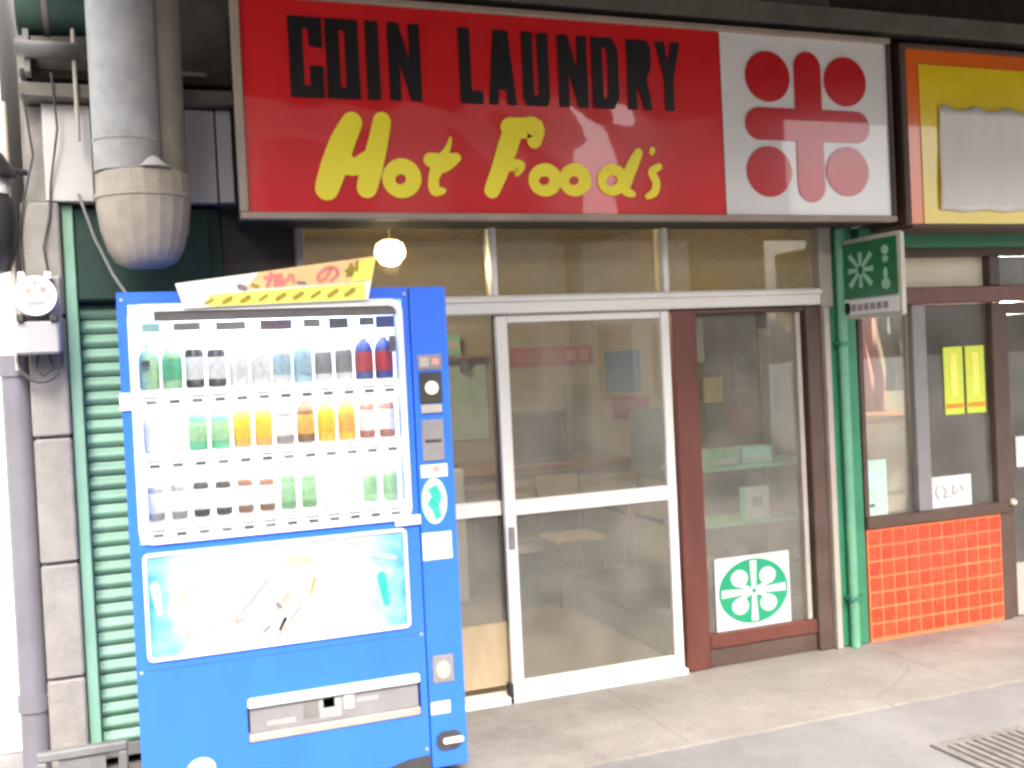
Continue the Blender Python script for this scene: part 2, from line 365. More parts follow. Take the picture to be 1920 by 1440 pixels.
# room behind the glass
obj('outer_wall', BX(-.32, .355, 4.62, 7.4, -.02, 3.6), 'pillar_concrete', B)
obj('room_floor', BX(.42, 3.42, 4.50, 7.3, -.02, .004), 'room_floor', B)
obj('back_wall', BX(.42, 3.42, 7.3, 7.4, 0, 2.42), 'tan_wall', B)
obj('side_wall', BX(.36, .44, 4.53, 7.3, 0, 2.42), 'tan_wall', B)
obj('side_wall', BX(3.40, 3.48, 4.53, 7.3, 0, 2.42), 'tan_wall', B)
obj('room_ceiling', BX(.36, 3.48, 4.53, 7.4, 2.42, 2.5), 'ceiling_board', B)
obj('wainscot_rail', BX(.445, 3.395, 7.27, 7.298, .42, .45), 'counter_wood', B)
obj('side_rail', BX(3.38, 3.398, 4.6, 7.27, .40, .43), 'bench', B)
# upper facade behind the signs, and the canopy over the pavement
obj('upper_wall', BX(-.33, 3.50, 4.46, 4.56, 2.20, 3.6), 'old_wall', B)
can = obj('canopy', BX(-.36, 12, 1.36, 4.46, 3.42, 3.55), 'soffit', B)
for i in range(11): obj('rafter', BX(-.2+i*.62, -.14+i*.62, 1.4, 4.08, 3.34, 3.419), 'dark_wood_shade', can)
obj('canopy_beam', BX(-.30, 12, 4.10, 4.20, 3.06, 3.16, bev=.006), 'beam', B)
obj('canopy_beam', BX(-.36, 12, 1.362, 1.42, 3.33, 3.42), 'dark_wood_shade', B)
# corner pillar of stacked blocks
pil = obj('corner_pillar', BX(-.318, -.215, 4.33, 4.62, 0, 2.235), 'dark_gap', B)
zs = [0, .42, .86, 1.34, 1.80, 2.235]
for a, b in zip(zs, zs[1:]): obj('block', BX(-.335+random.uniform(-.002,.002), -.203, 4.30+random.uniform(-.004,.004), 4.6, a+.004, b-.004, bev=.008), 'pillar_concrete', pil)
# white fascia boards
for x0, x1, y in ((-.245,-.075,4.30),(-.07,-.03,4.295),(-.025,.225,4.31),(.23,.385,4.31),(.392,.45,4.30)):
    obj('fascia_board', BX(x0, x1, y, y+.03, 2.235, 2.605, bev=.004), 'fascia', B)
obj('fascia_backing', BX(-.31, .46, 4.342, 4.46, 2.235, 2.60), 'pillar_concrete', B)
obj('eave_beam', BX(-.315, .46, 4.24, 4.455, 2.612, 2.668, bev=.006), 'beam', B)
obj('eave_beam', BX(-.315, .46, 4.30, 4.455, 2.70, 2.735, bev=.006), 'dark_wood_shade', B)
# roller shutter: rails, housing, slats
sh = obj('roller_shutter', BX(-.16, .36, 4.452, 4.47, .09, 2.2), 'dark_green', B)
obj('guide_rail', BX(-.200, -.157, 4.345, 4.452, .01, 2.23, bev=.004), 'light_green', sh)
obj('guide_rail', BX(.345, .395, 4.385, 4.452, .01, 2.23, bev=.004), 'dark_green', sh)
obj('shutter_box', BX(-.155, .345, 4.36, 4.452, 1.862, 2.22, bev=.006), 'dark_green', sh)
n = 31; pitch = (1.85-.10)/n
prof = [(0,0)]+[(-.017*math.sin(math.pi*k/6), pitch*.82*k/6) for k in range(1,6)]+[(0,pitch*.82),(.002,pitch*.9)]
mb = MB(); A = [mb.bm.verts.new((-.154, y, z)) for y, z in prof]; Bq = [mb.bm.verts.new((.344, y, z)) for y, z in prof]
for i in range(len(prof)-1): mb.bm.faces.new((A[i], Bq[i], Bq[i+1], A[i+1]))
slat = mb.mesh('slat')
for i in range(n): inst('slat', slat, 'light_green', (0, 4.447+random.uniform(-.0015,.0015), .10+i*pitch), sh)
obj('bottom_bar', BX(-.154, .344, 4.42, 4.45, .05, .10, bev=.003), 'grey_metal', sh)
obj('dark_board', BX(.40, .695, 4.42, 4.452, 0, 2.2), 'dark_wood_shade', B)
# fixed frame, header, transom
hd = obj('header_rail', BX(.70, 3.312, 4.38, 4.50, 1.762, 1.845, bev=.006), 'white_alu', B)
obj('header_lip', BX(.70, 3.312, 4.368, 4.3795, 1.815, 1.836, bev=.002), 'white_alu', hd)
trm = obj('transom', BX(.70, 3.40, 4.41, 4.49, 2.17, 2.21), 'beige_alu', B)
for x0, x1, mm in ((.70,.728,'beige_alu'),(1.562,1.590,'white_alu'),(2.432,2.460,'white_alu')): obj('mullion', BX(x0, x1, 4.40, 4.49, 1.846, 2.169, bev=.003), mm, trm)
obj('mullion', BX(3.318, 3.392, 4.39, 4.49, 1.75, 2.169, bev=.004), 'beige_alu', trm)
for x0, x1 in ((.73,1.56),(1.592,2.43),(2.462,3.316)): obj('pane', BX(x0, x1, 4.445, 4.449, 1.847, 2.168), 'pane_amber', trm)
fx = obj('fixed_window', BX(.70, .745, 4.44, 4.50, .045, 1.76, bev=.004), 'white_alu', B)
obj('stile', BX(1.575, 1.612, 4.47, 4.52, .045, 1.76, bev=.003), 'dark_brown', fx)
obj('rail', BX(.746, 1.574, 4.452, 4.50, .850, .918, bev=.004), 'white_alu', fx)
obj('pane', BX(.746, 1.574, 4.474, 4.478, .919, 1.76), 'pane', fx)
obj('pane', BX(.746, 1.574, 4.474, 4.478, .36, .849), 'pane', fx)
obj('kick_panel', BX(.746, 1.574, 4.46, 4.49, .075, .36), 'tan_panel', fx)
obj('sill', BX(.70, 2.47, 4.40, 4.52, .0, .032, bev=.004), 'white_alu', B)
# sliding door
sd = obj('sliding_door', BX(1.572, 1.628, 4.41, 4.446, .034, 1.758, bev=.005), 'white_alu', B)
obj('stile', BX(2.408, 2.456, 4.41, 4.446, .034, 1.758, bev=.005), 'white_alu', sd)
obj('rail', BX(1.629, 2.407, 4.413, 4.444, .848, .918, bev=.004), 'white_alu', sd)
obj('rail', BX(1.629, 2.407, 4.413, 4.444, .034, .098, bev=.004), 'white_alu', sd)
obj('rail', BX(1.629, 2.407, 4.413, 4.444, 1.722, 1.758, bev=.004), 'white_alu', sd)
obj('pane', BX(1.629, 2.407, 4.427, 4.431, .919, 1.721), 'pane', sd)
obj('pane', BX(1.629, 2.407, 4.427, 4.431, .099, .847), 'pane', sd)
obj('lock', MB().box(1.585, 1.612, 4.398, 4.412, .70, .80, bev=.003), 'grey_plastic', sd)
obj('foot_block', BX(1.556, 1.571, 4.40, 4.45, .0, .09), 'rubber', sd)
# brown display window
dw = obj('display_window', BX(2.475, 2.605, 4.41, 4.50, .0065, 1.760, bev=.006), 'brown_frame', B)
obj('stile', BX(3.232, 3.318, 4.40, 4.50, .0065, 1.760, bev=.006), 'dark_brown', dw)
obj('stile', BX(3.185, 3.212, 4.425, 4.47, .168, 1.73, bev=.003), 'beige_alu', dw)
obj('stile', BX(3.322, 3.356, 4.375, 4.46, .0065, 1.748, bev=.004), 'beige_alu', dw)
obj('rail', BX(2.606, 3.231, 4.412, 4.50, .098, .168, bev=.005), 'brown_frame', dw)
obj('rail', BX(2.606, 3.231, 4.412, 4.50, 1.735, 1.760, bev=.004), 'dark_brown', dw)
obj('plinth', BX(2.606, 3.231, 4.425, 4.50, .0065, .097), 'dark_brown', dw)
obj('pane', BX(2.606, 3.231, 4.45, 4.454, .169, 1.734), 'pane', dw)
sf = obj('display_shelf', BX(2.62, 3.38, 4.56, 4.86, .945, .965), 'pale_green', dw)
obj('shelf', BX(2.62, 3.38, 4.56, 4.86, .430, .450), 'counter_wood', dw)
obj('shelf', BX(2.62, 3.38, 4.56, 4.86, .660, .675), 'pale_green', dw)

# ================================================================== THINGS ON THE LAUNDRY FRONT
# ---- big sign
SY = 4.10
S = thing('sign_box', (2.0, SY, 2.14), 'long red lightbox reading COIN LAUNDRY Hot Food\'s with a white emblem panel', 'sign')
obj('box_body', BX(.462, 3.535, SY+.031, SY+.34, 2.150, 3.005), 'dark_wood_shade', S)  # dark body colour carries the shadow under the sign
for a in ((.445,3.552,2.138,2.166),(.445,3.552,2.998,3.024)): obj('frame_rail', BX(a[0], a[1], SY-.02, SY+.03, a[2], a[3], bev=.004), 'sign_frame', S)
for a in ((.445,.478),): obj('frame_rail', BX(a[0], a[1], SY-.018, SY+.03, 2.1665, 2.9975, bev=.004), 'sign_frame', S)
obj('frame_rail', BX(3.535, 3.552, SY-.018, SY+.03, 2.1665, 2.9975, bev=.004), 'dark_brown', S)
def wavy_panel(x0, x1, z0, z1, y, amp, nx=60, nz=18):
    mb = MB(); V = []
    for j in range(nz+1):
        row = []
        for i in range(nx+1):
            u, v = i/nx, j/nz; x = x0+(x1-x0)*u; z = z0+(z1-z0)*v
            d = amp*(math.sin(u*23+v*7)*.5+math.sin(u*9-v*11+1)+.6*math.sin(u*41+v*17))*math.sin(math.pi*u)*math.sin(math.pi*v)
            row.append(mb.bm.verts.new((x, y+d, z)))
        V.append(row)
    for j in range(nz):
        for i in range(nx): mb.bm.faces.new((V[j][i], V[j][i+1], V[j+1][i+1], V[j+1][i]))
    return mb
rp_ = obj('red_panel', wavy_panel(.479, 2.601, 2.167, 2.997, SY, .0012), 'sign_red', S, smooth=True)
wp_ = obj('white_panel', wavy_panel(2.605, 3.534, 2.167, 2.997, SY, .0006, 24, 18), 'sign_white', S, smooth=True)
# COIN LAUNDRY, heavy condensed capitals
XL = dict(zip(range(11), ((.662,.792),(.806,.936),(.966,1.019),(1.058,1.190),(1.356,1.454),(1.480,1.603),(1.635,1.755),(1.800,1.935),(1.958,2.084),(2.128,2.245),(2.271,2.395))))
GL = {'C': [('p',[(0,0),(1,0),(1,.40),(.60,.40),(.60,.15),(.41,.15),(.41,.85),(.60,.85),(.60,.64),(1,.62),(1,1),(0,1)])],
 'O': [('r',[(0,0),(1,0),(1,1),(0,1)],[(.41,.14),(.59,.14),(.59,.86),(.41,.86)])],
 'I': [('p',[(0,0),(1,0),(1,1),(0,1)])],
 'N': [('p',[(0,0),(.34,0),(.34,.5),(.66,0),(1,0),(1,1),(.66,1),(.66,.5),(.34,1),(0,1)])],
 'L': [('p',[(0,0),(1,0),(1,.17),(.5,.17),(.5,1),(0,1)])],
 'A': [('p',[(0,0),(.33,0),(.37,.2),(.63,.2),(.67,0),(1,0),(.76,1),(.24,1)])],
 'U': [('p',[(.1,0),(.9,0),(1,.1),(1,1),(.59,1),(.59,.15),(.41,.15),(.41,1),(0,1),(0,.1)])],
 'D': [('r',[(0,0),(.8,0),(1,.15),(1,.85),(.8,1),(0,1)],[(.40,.14),(.54,.14),(.60,.22),(.60,.78),(.54,.86),(.40,.86)])],
 'R': [('p',[(0,0),(.36,0),(.36,.42),(.66,0),(1,0),(.8,.46),(1,.6),(1,.9),(.85,1),(0,1)])],
 'Y': [('p',[(.32,0),(.68,0),(.68,.45),(1,1),(.65,1),(.5,.68),(.35,1),(0,1),(.32,.45)])]}
for i, ch in enumerate('COINLAUNDRY'):
    x0, x1 = XL[i]; z0 = 2.616+.0012*i; h = .316-.0012*i
    f = lambda P: [(x0+(x1-x0)*u, z0+h*v) for u, v in P]
    mb = MB()
    for g in GL[ch]:
        if g[0] == 'p': mb.prism(f(g[1]), SY-.006, SY-.003)
        else: mb.ring(f(g[1]), f(g[2]), SY-.006, SY-.003)
    obj('letter', mb, 'ink_black', rp_)
# Hot Food's, brush lettering (measured on the sign face)
def sg(cx, cy):
    p = at(440+cx/2.1333, cy/2.1333, SY); return (p.x, p.z)
SCL = (at(1000,300,SY)-at(900,300,SY)).length/100/2.1333
def brush(letter_strokes):
    mb = MB()
    for k, (pts, ws, closed) in enumerate(letter_strokes):
        P = [sg(*p) for p in pts]; W_ = [w*SCL*(1.2 if not closed and max(ws) > 60 else 1.06) for w in ws]
        brush.n += 1; yy = SY-.0062-.0005*k-.0001*brush.n
        if closed: mb.ribbon(P, W_, yy, SY-.003, True)
        else:
            a, b = smooth_path(P, W_); mb.ribbon(a, b, yy, SY-.003)
    return obj('letter', mb, 'ink_yellow', rp_)
brush.n = 0
def oval(cx, cy, rx, ry, w, n=28): return ([(cx+rx*math.cos(2*math.pi*i/n), cy+ry*math.sin(2*math.pi*i/n)) for i in range(n)], [w*(1+.12*math.cos(2*math.pi*i/n+.6)) for i in range(n)], True)
brush([([(468,490),(430,570),(395,670),(368,755)],[62,74,78,70],False),([(588,485),(570,580),(545,680),(528,752)],[54,60,66,62],False),([(430,648),(480,668),(540,640)],[70,52,60],False)])
brush([oval(665,716,50,50,50)])
brush([([(862,552),(848,600),(815,660),(795,715),(800,762),(832,764)],[8,22,50,38,40,22],False),([(782,640),(830,652),(885,632)],[44,62,30],False)])
brush([([(1112,520),(1090,590),(1060,680),(1028,762)],[64,66,58,50],False),([(1100,512),(1150,514),(1200,512),(1196,565)],[64,66,62,48],False),([(1072,655),(1110,662),(1142,664),(1128,695)],[40,44,36,20],False)])
brush([oval(1238,722,44,42,44)]); brush([oval(1357,722,42,42,44)])
brush([oval(1508,722,42,42,38),([(1612,612),(1590,660),(1566,720),(1560,760),(1590,778)],[34,46,46,40,24],False)])
brush([([(1668,600),(1666,612)],[22,20],False)])
brush([([(1694,668),(1666,690),(1684,730),(1676,770),(1650,786)],[26,32,32,32,22],False)])
# emblem
for cx, cz in ((2.852,2.806),(3.285,2.802),(2.840,2.368),(3.280,2.376)): obj('emblem_dot', MB().disc_y(cx, cz, .121, .117, SY-.006, SY-.003, 40), 'emblem_red', wp_)
hw, cx, cz = .075, 3.072, 2.588
cross = []
for ang, Lg in ((0,.345),(90,.345),(180,.35),(270,.36)):
    c, s_ = math.cos(R(ang)), math.sin(R(ang))
    loc = [(hw,-hw)]+[(Lg-hw+hw*math.sin(R(t)), -hw*math.cos(R(t))) for t in range(0,181,15)]
    cross += [(cx+u*c-v*s_, cz+u*s_+v*c) for u, v in loc]
obj('emblem_cross', MB().prism(cross, SY-.006, SY-.003), 'emblem_red', wp_)

# ---- neighbour's yellow sign with a sheet pasted over
T = thing('sign_box', (4.8, SY, 2.12), 'yellow lightbox with orange border, half covered by a pasted sheet', 'sign')
obj('box_body', BX(3.628, 6.6, SY+.012, SY+.33, 2.128, 3.0), 'dark_brown', T)
obj('frame_rail', BX(3.612, 3.648, SY-.012, SY+.34, 2.12, 3.01, bev=.004), 'dark_brown', T)
obj('frame_rail', BX(3.649, 6.6, SY-.012, SY+.34, 2.11, 2.128, bev=.004), 'dark_brown', T)
obj('frame_rail', BX(3.649, 6.6, SY-.012, SY+.34, 2.986, 3.012, bev=.004), 'dark_brown', T)
op = obj('orange_panel', wavy_panel(3.65, 6.6, 2.129, 2.985, SY, .0005, 30, 10), 'sign_orange', T, smooth=True)
obj('yellow_panel', BX(3.728, 6.5, SY-.005, SY-.002, 2.129, 2.912), 'sign_yellow', T)
mb = MB(); nx, nz = 40, 16; V = []
for j in range(nz+1):
    row = []
    for i in range(nx+1):
        u, v = i/nx, j/nz
        x = 3.822+.95*u+(.016*v if i == 0 else .004*math.sin(v*9+u*3)); z = 2.192+.505*v
        if j == nz: z += .006*math.sin(u*31)+(.012 if int(u*17) % 4 == 0 else 0)
        if j == 0: z += .005*math.sin(u*23+1)
        row.append(mb.bm.verts.new((x, SY-.013-.005*abs(math.sin(u*26+.6*math.sin(v*5)))-.003*math.sin(v*7), z)))
    V.append(row)
for j in range(nz):
    for i in range(nx): mb.bm.faces.new((V[j][i], V[j][i+1], V[j+1][i+1], V[j+1][i]))
sheet = obj('cover_sheet', mb, 'paper', None, smooth=True); sheet.modifiers.new('thick','SOLIDIFY').thickness = .002
tag(sheet, 'wrinkled off-white sheet taped over the yellow sign', 'sheet')

# ---- small projecting sign, square to the wall
X0 = 3.47
Q = thing('projecting_sign', (X0, 4.2, 1.68), 'small green sign with white border and leaf emblem sticking out beside green post', 'sign')
def yz_prism(mb, pts, x0, x1):
    a = [mb.bm.verts.new((x0, y, z)) for y, z in pts]; b = [mb.bm.verts.new((x1, y, z)) for y, z in pts]
    mb.bm.faces.new(a); mb.bm.faces.new(list(reversed(b))); k = len(pts)
    for i in range(k): mb.bm.faces.new((a[i], b[i], b[(i+1)%k], a[(i+1)%k]))
    return mb
qb = obj('sign_case', yz_prism(MB(), rrect(3.945, 4.395, 1.678, 2.078, .018), X0-.03, X0-.006), 'pale_frame', Q)
qp = obj('green_panel', yz_prism(MB(), rrect(3.968, 4.372, 1.782, 2.056, .006), X0-.034, X0-.0305), 'sign_green', Q)
obj('bottom_strip', yz_prism(MB(), rrect(3.968, 4.372, 1.70, 1.772, .006), X0-.034, X0-.0305), 'sign_white', Q)
def yz_stroke(a, b, w, m, par, x=X0-.0365, taper=1.0):
    a, b = Vector(a), Vector(b); d = (b-a).normalized(); nn = Vector((-d.y, d.x))
    P = [a+nn*w/2, a-nn*w/2, b-nn*w/2*taper, b+nn*w/2*taper]
    return obj('mark', yz_prism(MB(), [tuple(p) for p in P], x, X0-.0345), m, par)
ey, ez = 4.225, 1.918
for k in range(8):
    a = k*math.pi/4; c = (math.cos(a), math.sin(a)); r0, r1 = .022, (.088 if k % 2 == 0 else .108)
    yz_stroke((ey+c[0]*r0, ez+c[1]*r0), (ey+c[0]*r1*1.05, ez+c[1]*r1), .018, 'pale_green', qp, X0-.0365-.0002*k, 1.5)
for z, w, h in ((1.998,.05,.045),(1.955,.042,.035),(1.885,.03,.06),(1.835,.06,.055)):
    obj('mark', yz_prism(MB(), [(4.045+w/2*math.cos(t*.5236), z+h/2*math.sin(t*.5236)) for t in range(12)], X0-.0365-.0001*int(z*100%7), X0-.0345), 'pale_green', qp)
obj('mark', yz_prism(MB(), [(4.335+.022*math.cos(t*.3927), 1.733+.032*math.sin(t*.3927)) for t in range(16)], X0-.0365, X0-.0345), 'ink_black', qb)
for k in range(6): obj('mark', yz_prism(MB(), rrect(4.27-k*.047, 4.305-k*.047, 1.718, 1.752, .004, 1), X0-.0365, X0-.0345), 'grey_ink', qb)
for z in (1.74, 2.02): obj('bracket', BX(X0-.012, X0+.012, 4.39, 4.44, z, z+.025), 'grey_metal', Q)

# ---- green corner post between the two shops
G = thing('green_post', (3.45, 4.38, 0), 'green painted pipe post between the brown window and tiled shop', 'post')
obj('backing', BX(3.362, 3.540, 4.405, 4.45, .0065, 2.20, bev=.004), 'green_paint', G)
obj('pipe', MB().cyl((3.430,4.376), .024, .0065, 2.14, 20), 'mid_green', G, smooth=True)
for z in (.25, 1.55): obj('clamp', BX(3.39, 3.48, 4.345, 4.404, z, z+.02), 'green_paint', G)

# ---- emblem sticker in the brown window
K = thing('window_sticker', (2.88, 4.44, .16), 'white square sticker with round green emblem at the brown window foot', 'sticker')
kb = obj('sticker_sheet', BX(2.660, 3.092, 4.440, 4.4435, .170, .530), 'sticker_white', K)
kd = obj('emblem_disc', MB().disc_y(2.878, .352, .200, .160, 4.4375, 4.4395, 48), 'sticker_green', K)
for a in range(4):
    t = R(45+90*a); obj('petal', MB().disc_y(2.878+.105*math.cos(t)*1.1, .352+.105*math.sin(t)*.93, .048, .042, 4.4352, 4.437, 24), 'sticker_white', kd)
for a in range(4):
    t = R(90*a); c, s_ = math.cos(t), math.sin(t); Lg = .185 if a % 2 == 0 else .150
    P = [(.012,-.012),(Lg,-.020),(Lg,.020),(.012,.012)]
    obj('petal', MB().prism([(2.878+u*c-v*s_, .352+u*s_+v*c) for u, v in P], 4.4346+.0002*a, 4.437), 'sticker_white', kd)
for sx, sz in ((-1,-1),(1,-1),(-1,1),(1,1)):
    P = [(.018,.006),(.085,.026),(.080,.046),(.012,.016)]
    obj('petal', MB().prism([(2.878+sx*u, .352+sz*v) for u, v in P], 4.4358, 4.437), 'sticker_white', kd)

# ================================================================== LEFT CORNER
# hanging pipe with dome end
H = thing('hanging_pipe', (.09, 4.1, 3.3), 'mottled grey hanging pipe ending in a ribbed tan dome above the drinks machine', 'pipe')
hp = obj('pipe', MB().cyl((.050,4.06), .118, 2.30, 3.42, 40), 'galv', H, smooth=True)
obj('seam', MB().lathe([(.118,2.405),(.122,2.408),(.122,2.416),(.118,2.419)], (.050,4.06,0), 40), 'galv', hp, smooth=True)
obj('side_pipe', MB().cyl((.192,4.10), .068, 2.30, 3.42, 28), 'brown_pipe', H, smooth=True)
obj('dome', MB().lathe([(0,2.315),(.13,2.310),(.160,2.295),(.163,2.23),(.162,2.17),(.152,2.09),(.132,2.02),(.105,1.975),(.07,1.957),(0,1.952)], (.098,4.08,0), 120, .02, 10), 'cup', H, smooth=True)
obj('collar', MB().lathe([(.160,2.20),(.170,2.205),(.170,2.222),(.160,2.228)], (.098,4.08,0), 48), 'cup', H, smooth=True)
obj('mortar', MB().lathe([(0,.045),(.02,.034),(.042,.012),(.06,0),(0,0)], (.135,3.955,2.303), 14), 'fascia', H, smooth=True)
# electric meter and its cable
E_ = thing('electric_meter', (-.29, 4.3, 1.66), 'round white glass electric meter over a grey terminal box on the pillar', 'meter')
obj('back_plate', BX(-.362, -.212, 4.27, 4.30, 1.66, 1.95, bev=.006), 'meter_grey', E_)
obj('terminal_box', BX(-.372, -.218, 4.17, 4.27, 1.655, 1.775, bev=.008), 'meter_grey', E_)
gm = obj('glass_dome', MB().prism([(-.292+.073*math.cos(t*.2618), 1.868+.073*math.sin(t*.2618)) for t in range(24)], 4.16, 4.27), 'meter_white', E_)
for dx, dz, r in ((-.022,.02,.012),(.026,.022,.012),(0,.048,.008)): obj('dial', MB().disc_y(-.292+dx, 1.868+dz, r, r, 4.157, 4.1595, 14), 'grey_ink', gm)
obj('counter_window', BX(-.322, -.262, 4.157, 4.1595, 1.834, 1.848), 'light_ink', gm)
for sx in (-1, 1): obj('clip', BX(-.292+sx*.055-.01, -.292+sx*.055+.01, 4.15, 4.27, 1.776, 1.80), 'dark_plastic', E_)
for sx in (-1, 1): obj('ear', BX(-.292+sx*.045-.012, -.292+sx*.045+.012, 4.18, 4.26, 1.93, 1.958, bev=.004), 'meter_white', E_)
cb = obj('meter_cable', MB().tube([(-.292+.075*math.cos(R(a))*(1.0), 4.24, 1.64-.075*math.sin(R(a))*1.15) for a in range(-20,201,20)], .007), 'cable')
tag(cb, 'dark looped cable hanging under the electric meter', 'cable', 'cables at the corner pillar')
cb = obj('meter_cable', MB().tube([(-.30,4.25,1.655),(-.31,4.24,1.60),(-.28,4.235,1.575),(-.25,4.25,1.60),(-.262,4.26,1.652)], .006), 'cable')
tag(cb, 'short tight cable bend below the meter box', 'cable', 'cables at the corner pillar')
cb = obj('overhead_cable', MB().tube([(-.13,4.29,2.26),(-.08,4.20,2.08),(-.02,4.10,1.93),(.03,4.02,1.838)], .006), 'grey_metal')
tag(cb, 'thin grey wire slanting from the boards down behind the machine', 'wire')
for dx, rr_, lb in ((-.372,.010,'thin conduit up the outer pillar face beside the meter'),(-.118,.008,'thin conduit in front of the eave beams')):
    z0, z1, y = (1.60, 2.6, 4.285) if dx < -.2 else (2.45, 3.4, 4.225)
    tag(obj('conduit', MB().cyl((dx,y), rr_, z0, z1, 10), 'beige_alu', None, smooth=True), lb, 'conduit')
dp = thing('drain_pipe', (-.388, 4.40, 0), 'lilac grey drain pipe standing against the corner pillar', 'pipe')
obj('pipe', MB().cyl((-.390,4.38), .052, -.02, 1.64, 24), 'lilac_grey', dp, smooth=True)
obj('socket', MB().cyl((-.390,4.38), .060, 1.58, 1.66, 24), 'lilac_grey', dp, smooth=True)
obj('socket', MB().cyl((-.390,4.38), .060, .30, .36, 24), 'lilac_grey', dp, smooth=True)
# black lantern past the corner
LT = thing('black_lantern', (-.42, 4.3, 1.96), 'black metal wall lantern beyond the corner pillar', 'lantern')
obj('shade', MB().lathe([(0,2.45),(.02,2.445),(.05,2.40),(.085,2.34),(.09,2.32),(.08,2.31),(0,2.31)], (-.43,4.28,0), 24), 'black_paint', LT, smooth=True)
obj('glass', MB().lathe([(.055,2.31),(.062,2.28),(.062,2.255),(.055,2.25)], (-.43,4.28,0), 24), 'sticker_white', LT, smooth=True)
obj('body', MB().lathe([(0,2.25),(.07,2.245),(.09,2.20),(.088,2.12),(.075,2.03),(.05,1.97),(0,1.955)], (-.43,4.28,0), 24), 'black_paint', LT, smooth=True)
obj('arm', MB().tube([(-.43,4.29,2.33),(-.38,4.32,2.35),(-.31,4.345,2.35)], .012), 'black_paint', LT)
# clutter under the eaves
aw = thing('rolled_awning', (-.15, 4.2, 2.84), 'dark green rolled canvas awning tucked under the eave', 'awning')
obj('canvas_roll', MB().tube([(-.31,4.26,2.92),(.02,4.26,2.935)], .075, 18), 'dark_green', aw, smooth=True)
for x in (-.22,-.05): obj('strap', MB().tube([(x,4.26,2.923),(x+.02,4.26,2.924)], .078, 18), 'beam', aw, smooth=True)
obj('arm', BX(-.29, -.27, 4.22, 4.455, 2.70, 2.86), 'grey_metal', aw)
gt = MB(); a0 = [(.055*math.cos(R(t)), .05*math.sin(R(t))) for t in range(180,361,20)]
va = [[gt.bm.verts.new((x, 4.22+u, 2.80+v)) for u, v in a0] for x in (-.315,-.10)]
for i in range(len(a0)-1): gt.bm.faces.new((va[0][i], va[0][i+1], va[1][i+1], va[1][i]))
go = obj('eave_gutter', gt, 'grey_metal', None, smooth=True); go.modifiers.new('thick','SOLIDIFY').thickness = .004
tag(go, 'short half round grey gutter under the rolled awning', 'gutter')
jb = thing('junction_box', (.32, 4.3, 2.65), 'small pale junction box on the dark wall beside the sign', 'junction box')
obj('box', BX(.272, .375, 4.38, 4.459, 2.67, 2.775, bev=.005), 'fascia', jb); obj('cover', BX(.28, .367, 4.372, 4.3795, 2.678, 2.767, bev=.002), 'fascia', jb)
# low steel hoop in front of the shutter
bh = thing('barrier_hoop', (-.21, 4.15, 0), 'low grey steel hoop rail in front of the shutter', 'rail')
obj('top_bar', BX(-.372, -.062, 4.125, 4.165, .170, .204, bev=.006), 'grey_metal', bh)
for x in (-.372, -.096): obj('leg', BX(x, x+.034, 4.125, 4.165, .0065, .169, bev=.005), 'grey_metal', bh)
obj('gusset', BX(-.30, -.14, 4.14, 4.15, .09, .169), 'grey_metal', bh)

# ================================================================== DRINKS MACHINE
FY = 3.70
VM = thing('vending_machine', (.556, 4.05, 0), 'blue drinks vending machine with lit white display in front of the shutter', 'vending machine')
obj('cabinet', BX(-.012, 1.124, FY+.13, 4.33, .06, 1.832, bev=.012, seg=2), 'blue_dark', VM)
mb = MB()
mb.box(-.015, .0165, FY, FY+.128, .055, 1.835); mb.box(.0165, .957, FY, FY+.128, 1.7925, 1.835); mb.box(.957, .983, FY, FY+.128, .055, 1.835)
mb.box(.0165, .957, FY, FY+.128, .4205, .988); mb.box(.0165, .336, FY, FY+.128, .055, .4205); mb.box(.336, .957, FY, FY+.128, .055, .262)
fd = obj('front_door', mb, 'blue_paint', VM)
cp = obj('coin_column', BX(.987, 1.127, FY-.004, FY+.128, .055, 1.835, bev=.008, seg=2), 'blue_paint', VM)
obj('kick_plate', BX(.02, 1.10, FY+.15, FY+.19, .0065, .059), 'dark_plastic', VM)
for x in (.02, 1.06): obj('foot', BX(x, x+.06, FY+.20, FY+.28, .0065, .059), 'dark_plastic', VM)
for x in (.02, 1.06): obj('foot', BX(x, x+.06, 4.22, 4.30, .0065, .059), 'dark_plastic', VM)
obj('logo', MB().disc_y(.176, .205, .047, .038, FY-.0025, FY-.0005, 28), 'sticker_white', fd)
obj('recess_shade', MB().prism([(.77,.056),(.80,.085),(.90,.108),(.983,.112),(.983,.056)], FY-.003, FY-.0005), 'dark_plastic', fd)  # flat dark plate imitates the shade of the foot recess
# lit display
bz = obj('display_window', MB().ring(rrect(.016,.957,.986,1.794,.045), rrect(.038,.936,1.004,1.768,.03), FY-.012, FY+.004), 'white_plastic', VM)
obj('pane', BX(.036, .938, FY-.003, FY-.001, 1.002, 1.770), 'display_glass', bz)
obj('back_panel', BX(.02, .955, FY+.116, FY+.126, .99, 1.79), 'display_white', bz)
obj('light_tube', MB().tube([(.05,FY+.018,1.778),(.92,FY+.018,1.778)], .009, 10), 'tube_light', bz)
obj('lamp_cover', BX(.10, .936, FY-.0005, FY+.010, 1.735, 1.768), 'grey_plastic', bz)
can_b = MB().lathe([(0,0),(.028,0),(.033,.006),(.033,.124),(.027,.136),(0,.136)], seg=14).mesh('can', True)
can_l = MB().lathe([(.0334,.028),(.0337,.032),(.0337,.104),(.0334,.108)], seg=14).mesh('label', True)
bot_b = MB().lathe([(0,0),(.031,0),(.035,.006),(.035,.11),(.028,.135),(.013,.15),(.013,.157),(0,.157)], seg=14).mesh('bottle', True)
bot_l = MB().lathe([(.0354,.030),(.0357,.034),(.0357,.100),(.0354,.104)], seg=14).mesh('label', True)
